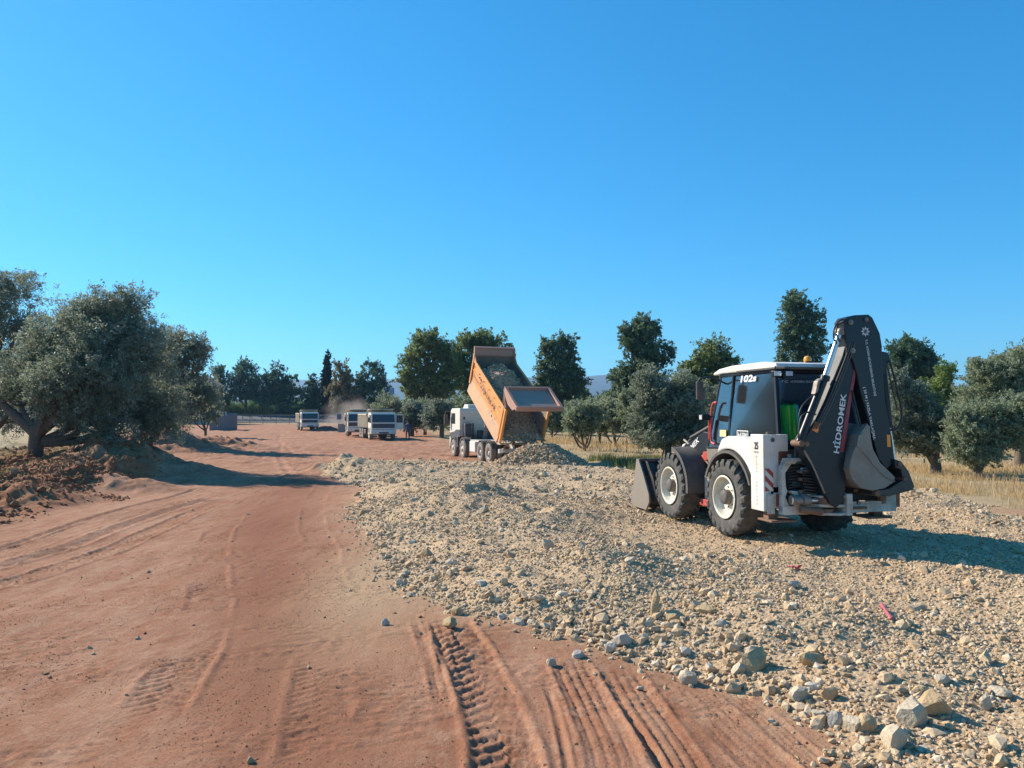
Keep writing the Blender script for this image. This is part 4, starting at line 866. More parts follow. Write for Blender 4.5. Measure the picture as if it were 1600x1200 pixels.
# digging bucket
bu = [(553, 577), (567, 590), (572, 650), (582, 700), (618, 768), (672, 820), (690, 838), (686, 862), (640, 893), (580, 906), (520, 890), (480, 850), (465, 800), (474, 745), (496, 690), (510, 630), (528, 612)]
P = [Z2(*q, YB - .14) for q in bu]
m = MB(); m.prism(P, fXZ, YB - .14, YB - .125); 
P2 = P; m.prism(P2, fXZ, YB + .50, YB + .515)
outer = [Z2(*q, YB - .14) for q in ((553, 577), (528, 612), (510, 630), (496, 690), (474, 745), (465, 800), (480, 850), (520, 890), (580, 906), (640, 893), (686, 862))]
for i in range(len(outer) - 1):
    (ax, az), (bx, bz) = outer[i], outer[i + 1]; L_ = math.hypot(bx - ax, bz - az); nx, nz = (bz - az) / L_ * -.02, (bx - ax) / L_ * .02
    m.add([(x, y, z) for (x, z) in ((ax, az), (bx, bz), (bx + nx, bz + nz), (ax + nx, az + nz)) for y in (YB - .125, YB + .50)], [(0, 2, 3, 1), (4, 5, 7, 6), (0, 1, 7, 6), (2, 4, 5, 3), (0, 6, 4, 2), (1, 3, 5, 7)])
db = m.build('digging_bucket', M['bucket'], bk, .006)
m = MB()
ed = [Z2(*q, YB - .15) for q in ((497, 682), (520, 700), (570, 760), (640, 835), (690, 860))]
m.tube([(x, YB - .143, z) for x, z in ed], .012, n=6); m.prism([Z2(*q, YB - .15) for q in ((508, 632), (530, 622), (526, 664), (498, 690))], fXZ, YB - .165, YB - .142); m.build('side_cutter', M['steel'], db, .005)
for y in (YB - .12, YB + .06, YB + .25, YB + .44):
    m = MB(); m.prism([Z2(*q, YB - .14) for q in ((556, 572), (566, 586), (540, 628), (522, 640))], fXZ, y, y + .06); m.build('bucket_tooth', M['steel'], db, .004)
m = MB(); m.prism([Z2(*q, YB - .05) for q in ((468, 578), (476, 590), (462, 630), (450, 650), (440, 700), (452, 860), (500, 900), (470, 870), (462, 800), (470, 700))], fXZ, YB + .3, YB + .45); m.build('bucket_back', M['darksteel'], db)
m = MB(); m.prism([Z2(*q, YB) for q in ((668, 748), (700, 758), (738, 808), (766, 880), (760, 900), (640, 930), (560, 925), (560, 905), (640, 893), (690, 862), (710, 850), (700, 800), (672, 790))], fXZ, YB - .09, YB + .3); lk = m.build('bucket_link', M['darksteel'], bk, .01)
m = MB()
for q, r in (((690, 772), .04), ((716, 845), .035), ((580, 915), .05)):
    x, z = Z2(*q, YB); m.cyl((x, YB - .12, z), (x, YB + .34, z), r)
m.build('link_pin', M['rust'], lk)

# ================================================================== ORANGE TIPPER
TF = Frame((-.067, 39.44), 20.7, -.3)
tz = -.3
tr = empty('tipper_truck', (-.067, 39.44, tz), math.radians(20.7)); tag(tr, 'white cab truck tipping gravel from its raised orange dump body', 'dump truck')
def road_wheel(par, cx, cy, side, rad=.52, wd=.30, dual=False, tm='greytyre', rm='dwhite', n=28):
    h = wd / 2; cx0 = cx - side * h
    t = MB(); t.lathe([(.27, -h * .9), (.34, -h), (.44, -h * 1.03), (rad - .03, -h * .9), (rad, -h * .6), (rad, h * .6), (rad - .03, h * .9), (.44, h * 1.03), (.34, h), (.27, h * .9)], (cx0, cy, rad), 'x', n)
    if dual:
        c2 = cx0 - side * wd * 1.08; t.lathe([(.27, -h * .9), (.34, -h), (.44, -h * 1.03), (rad - .03, -h * .9), (rad, -h * .6), (rad, h * .6), (rad - .03, h * .9), (.44, h * 1.03), (.34, h), (.27, h * .9)], (c2, cy, rad), 'x', n)
    for k in range(n):
        a = 2 * math.pi * k / n
        for s_ in (-1, 1):
            t.box((cx0 + s_ * h * .55, cy + (rad + .003) * math.cos(a + s_ * .05), rad + (rad + .003) * math.sin(a + s_ * .05)), (h * .6, .05, .03), Matrix.Rotation(a - math.pi / 2, 3, 'X'))
    wl = t.build('wheel', M[tm], par)
    o = side * h; r_ = MB()
    if dual: prof = [(.285, o * .98), (.27, o * .9), (.255, o * .3), (.24, -o * .3), (.16, -o * .35), (.12, o * .1), (.10, o * .7), (0, o * .75)]
    else: prof = [(.285, o * .98), (.27, o * .9), (.255, o * .75), (.24, o * .7), (.16, o * 1.05), (.12, o * 1.1), (.10, o * 1.3), (0, o * 1.35)]
    r_.lathe(prof, (cx0, cy, rad), 'x', 20)
    for k in range(10):
        a = k * math.pi / 5; r_.cyl((cx0 + o * (.6 if not dual else -.4), cy + .2 * math.cos(a), rad + .2 * math.sin(a)), (cx0 + o * (.98 if not dual else -.15), cy + .2 * math.cos(a), rad + .2 * math.sin(a)), .018, n=5)
    r_.build('rim', M[rm], wl); return wl
for cy, dual in ((6.42, False), (4.55, False), (1.38, True), (0, True)):
    for s in (-1, 1): road_wheel(tr, s * 1.25, cy, s, dual=dual)
m = MB(); m.span((-.46, -1.5, .72), (-.34, 7.0, 1.0)); m.span((.34, -1.5, .72), (.46, 7.0, 1.0)); m.span((-.9, -.9, .98), (.9, 4.4, 1.08))
for cy in (0, 1.38, 4.55, 6.42): m.cyl((-.9, cy, .52), (.9, cy, .52), .09); m.box((0, cy, .55), (.35, .4, .35))
m.span((-1.0, -1.55, .62), (1.0, -1.42, .82)); m.build('chassis', M['dwhite'], tr, .01)
for s in (-1, 1):
    m = MB(); m.span((s * 1.2, 2.35, .45), (s * .75, 3.35, 1.02)); m.build('side_tank', M['white'], tr, .04)
    fd = MB()
    for cy in (0, 1.38):
        V = []
        for k in range(11):
            a = math.radians(25 + 130 * k / 10)
            V += [(x, cy + r * math.cos(a), .52 + r * math.sin(a)) for r in (.60, .63) for x in (s * 1.22, s * .66)]
        fd.add(V, [f for k in range(10) for f in ((4 * k, 4 * k + 1, 4 * k + 5, 4 * k + 4), (4 * k + 2, 4 * k + 6, 4 * k + 7, 4 * k + 3), (4 * k, 4 * k + 4, 4 * k + 6, 4 * k + 2), (4 * k + 1, 4 * k + 3, 4 * k + 7, 4 * k + 5))])
    fd.build('mudguard', M['dgrey'], tr)
    m = MB()
    for cy in (4.55, 6.42):
        V = []
        for k in range(13):
            a = math.radians(-5 + 190 * k / 12)
            V += [(x, cy + r * math.cos(a), .52 + r * math.sin(a)) for r in (.60, .68) for x in (s * 1.24, s * .8)]
        m.add(V, [f for k in range(12) for f in ((4 * k, 4 * k + 1, 4 * k + 5, 4 * k + 4), (4 * k + 2, 4 * k + 6, 4 * k + 7, 4 * k + 3), (4 * k, 4 * k + 4, 4 * k + 6, 4 * k + 2), (4 * k + 1, 4 * k + 3, 4 * k + 7, 4 * k + 5))])
    m.build('mudguard', M['dgrey'] if s < 0 else M['dgrey'], tr)
    m = MB(); m.span((s * 1.25, 5.45, .6), (s * .9, 5.72, 1.25)); m.build('cab_step', M['navy'], tr, .03)
# cab
m = MB(); m.prism([(5.2, 1.25), (5.2, 2.72), (5.3, 2.86), (6.9, 2.86), (7.12, 2.74), (7.30, 1.9), (7.36, 1.2), (7.36, .55), (7.12, .5), (7.1, 1.15), (5.7, 1.2)], fYZ, -1.2, 1.2); cb = m.build('cab', M['cwhite'], tr, .05)
m = MB(); m.prism([(5.15, 1.22), (5.15, 1.62), (5.9, 1.62), (6.3, 1.5), (7.33, 1.4), (7.36, 1.18), (7.1, 1.16), (5.7, 1.14)], fYZ, -1.215, -1.2)
m.build('cab_trim', M['navy'], cb, .02)
for s in (-1, 1):
    m = MB(); m.prism([(6.15, 1.95), (6.15, 2.58), (6.9, 2.58), (7.12, 1.95)], fYZ, s * 1.21, s * 1.202); m.build('side_window', M['dglass'], cb)
    m = MB(); m.tube([(s * 1.2, 7.1, 2.66), (s * 1.45, 7.3, 2.66), (s * 1.48, 7.3, 2.5)], .02); m.tube([(s * 1.2, 7.2, 1.7), (s * 1.42, 7.3, 1.75)], .02); m.box((s * 1.46, 7.3, 2.2), (.2, .1, .62)); mr = m.build('mirror', M['dgrey'], cb, .02)
m = MB(); m.add([(-1.08, 7.158, 2.66), (1.08, 7.158, 2.66), (1.12, 7.318, 1.9), (-1.12, 7.318, 1.9)], [(0, 1, 2, 3)]); m.build('windscreen', M['dglass'], cb)
m = MB(); m.prism([(5.5, 2.86), (5.6, 3.08), (6.3, 3.10), (6.6, 2.86)], fYZ, -.6, .65); m.build('roof_hatch', M['cwhite'], cb, .04)
m = MB(); m.span((-1.0, 5.19, 2.20), (-.88, 5.185, 2.36)); m.build('vent', M['navy'], cb)
m = MB(); 
for k in range(6): m.span((-1.1, 5.195, 1.75 + k * .16), (1.1, 5.18, 1.765 + k * .16))
m.build('panel_rib', M['cwhite'], cb)
m = MB(); m.span((-1.02, 4.72, 1.25), (-.62, 5.1, 1.98)); m.build('air_filter', M['navy'], tr, .03)
m = MB(); m.cyl((-.5, 4.85, 1.2), (-.5, 4.85, 2.0), .05); m.cyl((-.1, 4.8, 1.2), (-.1, 4.8, 1.6), .16); m.span((.1, 4.6, 1.1), (.9, 5.05, 1.55)); m.tube([(.35, 4.9, 1.5), (.42, 4.7, 2.1), (.5, 4.6, 2.6)], .03); m.span((-1.0, 4.5, 1.08), (1.0, 5.1, 1.22)); m.build('engine_gear', M['navy'], tr, .01)
# raised body in its own frame
TH = math.radians(29.3); HY, HZ = -1.68, 1.05
def bd(x, a, h): return (x * .89 - .13, HY + a * math.cos(TH) - h * math.sin(TH), HZ + a * math.sin(TH) + h * math.cos(TH))
def slab(m, x0, x1, a0, a1, h0, h1):
    V = [bd(x, a, h) for x in (x0, x1) for a in (a0, a1) for h in (h0, h1)]
    m.add(V, [(0, 1, 3, 2), (4, 6, 7, 5), (0, 4, 5, 1), (2, 3, 7, 6), (0, 2, 6, 4), (1, 5, 7, 3)])
LB = 5.65; HB = 2.0
m = MB(); slab(m, -1.12, 1.12, 0, LB, .22, .30); slab(m, -.5, -.38, -.1, LB - .3, .0, .22); slab(m, .38, .5, -.1, LB - .3, .0, .22)
for k in range(7): slab(m, -1.1, 1.1, .3 + k * .8, .42 + k * .8, .10, .22)
bdy = m.build('dump_body', M['inside'], tr)
def pris_b(m, poly, x0, x1):
    n = len(poly); V = [bd(x0, a, h) for a, h in poly] + [bd(x1, a, h) for a, h in poly]
    m.add(V, [(k, (k + 1) % n, n + (k + 1) % n, n + k) for k in range(n)] + [tuple(range(n - 1, -1, -1)), tuple(range(n, 2 * n))])
for s in (-1, 1):
    m = MB(); slab(m, s * 1.27, s * 1.215, .0, LB, .74, HB)
    sd_ = m.build('body_side', M['odump'], bdy)
    m = MB(); V = [bd(s * 1.40, 0.15, .0), bd(s * 1.40, LB - .02, .0), bd(s * 1.275, LB - .02, .80), bd(s * 1.275, .05, .80), bd(s * 1.34, .15, .0), bd(s * 1.34, LB - .02, .0), bd(s * 1.20, LB - .02, .78), bd(s * 1.20, .05, .78)]
    m.add(V, [(0, 1, 2, 3), (7, 6, 5, 4), (0, 3, 7, 4), (1, 5, 6, 2), (3, 2, 6, 7), (0, 4, 5, 1)]); m.build('side_skirt', M['skirt'], sd_)
    m = MB(); slab(m, s * 1.33, s * 1.27, .0, LB, 1.86, 2.02); slab(m, s * 1.31, s * 1.27, .35, LB, 1.40, 1.46); slab(m, s * 1.30, s * 1.27, .35, LB, .98, 1.02)
    m.build('top_rail', M['odump'], sd_, .01)
    m = MB(); slab(m, s * 1.335, s * 1.18, -.02, .36, HB + .005, HB + .04); m.build('rail_cap', M['pink'], sd_)
    m = MB(); slab(m, s * 1.34, s * 1.2, -.16, .02, .12, HB + .02); slab(m, s * 1.35, s * 1.29, .12, .26, .25, HB); m.build('rear_post', M['odump'], sd_, .02)
    m = MB(); slab(m, s * 1.215, s * 1.205, 0.02, LB, .30, HB - .02); m.build('lining', M['inside'], sd_)
    m = MB()
    for k in range(6): a = .75 + k * .9; m.cyl(bd(s * 1.30, a, 1.70), bd(s * 1.34, a, 1.70), .032, n=8)
    m.build('hooks', M['navy'], sd_)
    m = MB(); slab(m, s * 1.36, s * 1.28, LB - .12, LB + .05, .5, HB + .35); m.build('front_post', M['odump'], sd_, .01)
# front wall with its cap leaning forward
m = MB(); slab(m, -1.27, 1.27, LB, LB + .06, .22, HB + .24); m.build('front_wall', M['inside'], bdy)
m = MB(); V = [bd(x, a, h) for x in (-1.30, 1.30) for a, h in ((LB - .02, HB + .22), (LB + .12, HB + .22), (LB + .24, HB + .56), (LB + .14, HB + .58))]
m.add(V, [(0, 1, 2, 3), (7, 6, 5, 4), (0, 4, 5, 1), (1, 5, 6, 2), (2, 6, 7, 3), (3, 7, 4, 0)]); slab(m, -1.33, 1.33, LB + .10, LB + .28, HB + .54, HB + .62); slab(m, -1.3, 1.3, LB - .04, LB, HB + .18, HB + .26)
for s in (-1, 1):
    V = [bd(x, a, h) for x in (s * 1.24, s * 1.33) for a, h in ((LB - .6, HB), (LB + .02, HB), (LB + .26, HB + .60), (LB + .08, HB + .60), (LB - .1, HB + .24))]
    m.add(V, [(0, 1, 2, 3, 4), (9, 8, 7, 6, 5)] + [(i, (i + 1) % 5, 5 + (i + 1) % 5, 5 + i) for i in range(5)])
m.build('head_board', M['pink'], bdy, .01)
P0 = bd(-1.275, 4.55, 1.40); ax_ = Vector(bd(-1.275, 0, 0)) - Vector(bd(-1.275, 1, 0)); up_ = Vector(bd(-1.275, 0, 1)) - Vector(bd(-1.275, 0, 0))
P0 = bd(-1.2735, 4.15, 1.035); text('COŞKUNLAR', 'lettering', P0, ax_, up_, 2.9, .36, mat('navy lettering', (.012, .015, .03), .7), bdy, bold=.02)
m = MB(); slab(m, -1.276, -1.271, 4.3, 5.3, 1.16, 1.20); slab(m, -1.276, -1.271, 4.3, 5.3, 1.10, 1.13); m.build('pin_stripe', M['navy'], bdy)
# hoist ram
m = MB(); m.cyl((0, 4.3, 1.1), (0, 3.6, 2.4), .13); m.cyl((0, 3.9, 1.8), bd(0, 5.4, .35), .09); m.build('hoist_ram', M['steel'], tr)
# tailgate swung open above the rear opening
gt = [(-2.42, 3.70), (-4.02, 2.70)]       # (y, z) of the upper and the lower edge
g0, g1 = Vector((0, *gt[0])), Vector((0, *gt[1])); gu = (g1 - g0).normalized(); gn = Vector((1, 0, 0)).cross(gu)
if gn.z < 0: gn = -gn
GL = (g1 - g0).length
def gp(x, a, h): q = g0 + gu * a + gn * h; return (x * .95 - .06, q.y, q.z)
def gslab(m, x0, x1, a0, a1, h0, h1):
    m.add([gp(x, a, h) for x in (x0, x1) for a in (a0, a1) for h in (h0, h1)], [(0, 1, 3, 2), (4, 6, 7, 5), (0, 4, 5, 1), (2, 3, 7, 6), (0, 2, 6, 4), (1, 5, 7, 3)])
m = MB(); gslab(m, -1.2, 1.2, 0, GL, 0, .05); tg = m.build('tailgate', M['pink'], tr)
m = MB(); gslab(m, -1.25, 1.25, -.05, .08, .0, .20); gslab(m, -1.25, 1.25, GL - .08, GL + .05, -.02, .22); gslab(m, -1.27, -1.12, 0, GL, 0, .20); gslab(m, 1.12, 1.27, 0, GL, 0, .20); gslab(m, -1.1, 1.1, GL - .18, GL - .09, .05, .12); m.build('gate_frame', M['pink'], tg, .01)
m = MB(); gslab(m, -1.10, 1.10, .1, GL - .2, .05, .056); m.build('gate_panel', mat('dusty gate panel', (.36, .24, .20), .9, spec=.15, dirt=.5, dirtcol=(.38, .30, .25), scale=1.2), tg)
m = MB()
for s in (-1, 1):
    V = [(s * x, *q) for x in (1.28, 1.12) for q in (gp(0, 0, .05)[1:], gp(0, GL * .95, .02)[1:], gp(0, GL * .8, -.22)[1:], gp(0, GL * .45, -.30)[1:], gp(0, GL * .2, -.16)[1:])]
    m.add(V, [(0, 1, 2, 3, 4), (9, 8, 7, 6, 5)] + [(i, (i + 1) % 5, 5 + (i + 1) % 5, 5 + i) for i in range(5)])
m.build('gate_cheek', M['pink'], tg, .01)
for s in (-1, 1):
    m = MB(); m.tube([bd(s * 1.24, .0, HB), gp(s * 1.24, 0, .05)], .05, n=6, sub=1); m.tube([bd(s * 1.24, .45, HB), gp(s * 1.24, .05, .05)], .035, n=6, sub=1)
    m.build('gate_hinge_arm', M['pink'], tg)
for s in (-1, 1): m = MB(); m.span((s * .95, -1.62, .78), (s * .7, -1.55, .92)); m.build('tail_lamp', M['redlens'], tr)
m = MB(); m.span((-1.22, -1.63, .60), (-1.04, -1.5, .80)); m.build('bumper_corner', M['letter'], tr)
# load of gravel in the body
na, nx_ = 46, 20; V = []
for i in range(na):
    a = LB - .02 - i * (LB + .25) / (na - 1)
    pf = np.interp(a, [-.3, 0, .8, 1.6, 2.6, 3.6, 4.6, 5.7], [.30, .40, .66, 1.0, 1.55, 2.0, 2.05, 1.35])
    for j in range(nx_):
        x = -1.19 + 2.38 * j / (nx_ - 1); h = .31 + (pf - .3) * (1 - .30 * (abs(x) / 1.2) ** 2) + (float(vnoise(np.array([a * 3.0]), np.array([x * 3.0]), 5)[0]) - .5) * .22
        V.append(bd(x, a, max(h, .31)))
Vn = np.array(V); sa, ca = math.sin(math.radians(20.7)), math.cos(math.radians(20.7))
Fq = [(j * nx_ + i, j * nx_ + i + 1, (j + 1) * nx_ + i + 1, (j + 1) * nx_ + i) for j in range(na - 1) for i in range(nx_ - 1)]
ld = empty('gravel_load', (-.067, 39.44, tz), math.radians(20.7)); tag(ld, 'grey brown gravel still lying in the raised orange dump body', 'gravel load')
np_mesh('gravel_mass', Vn, np.array(Fq), mat('load gravel', (.34, .24, .16), .95, dirt=.6, dirtcol=(.48, .37, .25), scale=7, bump=1, bscale=12), ld)  # gravel mass in a darker brown than the heap below
k = rng.integers(0, len(Vn), 2600); P = Vn[k] + rng.normal(0, .05, (2600, 3)); V, Fc, kk = stone_geo(P, rng.uniform(.03, .10, 2600), OC)
np_mesh('loose_stones', V, Fc, stone_mat('load stones', [(0, (.26, .18, .12)), (.5, (.44, .33, .22)), (1, (.62, .50, .36))]), ld, tint=np.repeat(rng.beta(2, 2, 2600), kk))
# heap behind the tipper
def heap(name, cx, cy, rx, ry, hh, z0, m_, sm, n, rs, label, cat, seed=3, wob=.12):
    nr, na_ = 26, 60; V = []
    for i in range(nr):
        for j in range(na_):
            a = 2 * math.pi * j / na_; r = i / (nr - 1); k = 1 + (float(vnoise(np.array([math.cos(a) * 1.7 + 9]), np.array([math.sin(a) * 1.7 + 4]), seed)[0]) - .5) * .35
            x = cx + rx * r * k * math.cos(a); y = cy + ry * r * k * math.sin(a)
            h = hh * (1 - r) ** .9 * (1 - .25 * math.exp(-(r / .15) ** 2)) + (float(vnoise(np.array([x * 2.4]), np.array([y * 2.4]), seed)[0]) - .5) * wob * 2 * (1 - r)
            V.append((x, y, z0 + h - .03 * r - (0.15 if i == nr - 1 else 0)))
    V = np.array(V); Fq = [(i * na_ + j, i * na_ + (j + 1) % na_, (i + 1) * na_ + (j + 1) % na_, (i + 1) * na_ + j) for i in range(nr - 1) for j in range(na_)]
    e = empty(name, (cx, cy, z0)); tag(e, label, cat); V = V - np.array([cx, cy, z0])
    np_mesh('mound', V, np.array(Fq), m_, e, smooth=True)
    if n:
        u = rng.random(n) ** .5; idx = (u * (nr - 1.01)).astype(int) * na_ + rng.integers(0, na_, n); P = V[idx] + rng.normal(0, .07, (n, 3)) * (1, 1, .3)
        W, Fc, kk = stone_geo(P, rng.uniform(*rs, n), OC); np_mesh('loose_stones', W, Fc, sm, e, tint=np.repeat(rng.beta(2, 2, n), kk))
    return e
GM = mat('heaped gravel', (.44, .31, .19), .95, dirt=.6, dirtcol=(.33, .23, .14), scale=6, bump=.8, bscale=14)
TS = stone_mat('heap stones', [(0, (.32, .22, .13)), (.5, (.48, .34, .21)), (1, (.62, .49, .34))])
heap('gravel_heap', 1.35, 35.9, 2.25, 2.1, 1.22, -.20, GM, TS, 5200, (.03, .11), 'fresh heap of tipped gravel under the raised tailgate of the orange tipper', 'gravel heap')
heap('soil_heap', -26.0, 106, 2.1, 1.8, .85, -.22, mat('dark red soil', (.17, .07, .045), .95, bump=.6, bscale=8), None, 0, None, 'small dark red soil heap on the road beyond the trucks, right of the far truck', 'soil heap')
# ================================================================== CREAM TRUCKS
def cream_truck(loc, deg):
    """cab-forward tipper; +y is the direction it faces"""
    t = empty('tipper_truck', loc, math.radians(deg))
    for cy, du in ((5.55, False), (1.4, True), (.1, True)):
        for s in (-1, 1): road_wheel(t, s * 1.22, cy, s, rad=.52, dual=du, rm='cream', n=20)
    m = MB(); m.span((-.45, -.8, .7), (-.33, 6.2, .95)); m.span((.33, -.8, .7), (.45, 6.2, .95)); m.cyl((-.9, 5.55, .52), (.9, 5.55, .52), .09)
    for cy in (1.4, .1): m.cyl((-.9, cy, .52), (.9, cy, .52), .1)
    m.build('chassis', M['navy'], t)
    m = MB(); m.prism([(4.75, .95), (4.75, 2.45), (4.85, 2.58), (6.25, 2.58), (6.42, 2.45), (6.55, 1.62), (6.57, 1.0), (6.5, .95), (6.2, .95), (6.1, 1.15), (5.0, 1.15)], fYZ, -1.17, 1.17); cab_ = m.build('cab', M['cwhite'], t, .05)
    pane('windscreen', [(-1.03, 6.452, 2.40), (1.03, 6.452, 2.40), (1.07, 6.575, 1.66), (-1.07, 6.575, 1.66)], .01, 'dglass', cab_)
    m = MB(); m.span((-1.06, 6.575, 1.12), (1.06, 6.60, 1.52)); m.build('grille', M['navy'], cab_, .02)
    m = MB()
    for k in range(5): m.span((-1.0, 6.60, 1.17 + k * .075), (1.0, 6.612, 1.185 + k * .075))
    m.cyl((0, 6.61, 1.33), (0, 6.63, 1.33), .09); m.build('grille_bars', M['dgrey'], cab_)
    m = MB(); m.span((-1.2, 6.35, .55), (1.2, 6.68, .95)); bp_ = m.build('bumper', M['cwhite'], t, .04)
    for s in (-1, 1):
        m = MB(); m.span((s * 1.06, 6.685, .66), (s * .72, 6.70, .86)); m.build('headlight', M['lens'], bp_, .01)
        m = MB(); m.prism([(5.55, 1.6), (5.55, 2.3), (6.3, 2.3), (6.48, 1.6)], fYZ, s * 1.18, s * 1.172); m.build('side_window', M['dglass'], cab_)
        m = MB(); m.tube([(s * 1.15, 6.4, 2.3), (s * 1.38, 6.55, 2.3), (s * 1.40, 6.55, 2.15)], .02); m.box((s * 1.40, 6.55, 1.9), (.16, .08, .45)); m.build('mirror', M['dgrey'], cab_, .02)
    m = MB(); m.span((-.45, 6.685, .60), (.45, 6.70, .74)); m.build('bumper_grille', M['navy'], bp_)
    # ribbed body with a canopy over the cab
    m = MB(); m.span((-1.22, -.9, 1.15), (1.22, 4.5, 1.22)); m.span((-1.24, -.9, 1.15), (-1.18, 4.5, 2.42)); m.span((1.18, -.9, 1.15), (1.24, 4.5, 2.42)); m.span((-1.24, 4.44, 1.15), (1.24, 4.5, 2.85)); m.span((-1.24, -.95, 1.15), (1.24, -.9, 2.35))
    m.prism([(4.45, 2.78), (5.6, 2.86), (5.6, 2.92), (4.45, 2.85)], fYZ, -1.2, 1.2); bd_ = m.build('dump_body', M['cream'], t, .01)
    for s in (-1, 1):
        m = MB()
        for k in range(9): m.span((s * 1.32, -.85 + k * .62, 1.15), (s * 1.24, -.72 + k * .62, 2.38))
        m.span((s * 1.33, -.9, 2.36), (s * 1.2, 4.5, 2.46)); m.build('body_ribs', M['cream'], bd_)
        m = MB(); m.span((s * 1.2, 2.3, .5), (s * .7, 3.4, .95)); m.build('side_tank', M['dgrey'], t, .04)
        m = MB(); V = []
        for k in range(11):
            a = math.radians(5 + 170 * k / 10); V += [(x, 5.55 + r * math.cos(a), .52 + r * math.sin(a)) for r in (.60, .66) for x in (s * 1.22, s * .8)]
        m.add(V, [f for k in range(10) for f in ((4 * k, 4 * k + 1, 4 * k + 5, 4 * k + 4), (4 * k + 2, 4 * k + 6, 4 * k + 7, 4 * k + 3), (4 * k, 4 * k + 4, 4 * k + 6, 4 * k + 2), (4 * k + 1, 4 * k + 3, 4 * k + 7, 4 * k + 5))]); m.build('mudguard', M['cwhite'], t)
    return t
def front_at(px, D, deg, zg, L=6.68):
    """origin so that the middle of the front bumper is at this bearing and distance; deg = heading measured from -Y"""
    a = math.radians(deg); f = (math.sin(a), -math.cos(a)); x = (px - 800) / F * D
    return (x - f[0] * L, D - f[1] * L, zg), deg - 180
GRP = 'cream tipper trucks waiting on the road'
p, r = front_at(600, 71.5, 20, -.26); tA = cream_truck(p, r); tag(tA, 'nearest cream tipper facing the camera, its cab door standing open beside a man', 'dump truck', GRP)
p, r = front_at(561, 81, 14, -.24); tB = copy_tree(tA); tB.location = p; tB.rotation_euler.z = math.radians(r); tag(tB, 'cream tipper mostly hidden behind the truck with the open door', 'dump truck', GRP)
p, r = front_at(485, 106, 21, -.20); tC = copy_tree(tA); tC.location = p; tC.rotation_euler.z = math.radians(r); tag(tC, 'cream tipper driving up alone on the far left, away from the other two', 'dump truck', GRP)
cabA = [c for c in tA.children if c.name.startswith('cab')][0]
# open door, hinged at the front post on the photo's right side of the nearest truck (the truck's own left is -x)
m = MB(); a = math.radians(68); hx, hy = -1.19, 6.36
def dpt(u, z, t=0): return (hx - math.sin(a) * u - math.cos(a) * t, hy - math.cos(a) * u + math.sin(a) * t, z)
def dslab(m, u0, u1, z0, z1, t0=0, t1=.05): m.add([dpt(u, z, t) for u in (u0, u1) for z in (z0, z1) for t in (t0, t1)], [(0, 1, 3, 2), (4, 6, 7, 5), (0, 4, 5, 1), (2, 3, 7, 6), (0, 2, 6, 4), (1, 5, 7, 3)])
dslab(m, 0, .85, .98, 1.62); dslab(m, 0, .07, 1.62, 2.38); dslab(m, .78, .85, 1.62, 2.38); dslab(m, 0, .85, 2.32, 2.40); dd = m.build('door', M['cwhite'], tA, .01)
m = MB(); dslab(m, .07, .78, 1.62, 2.32, .02, .03); m.build('door_window', M['dglass'], dd)
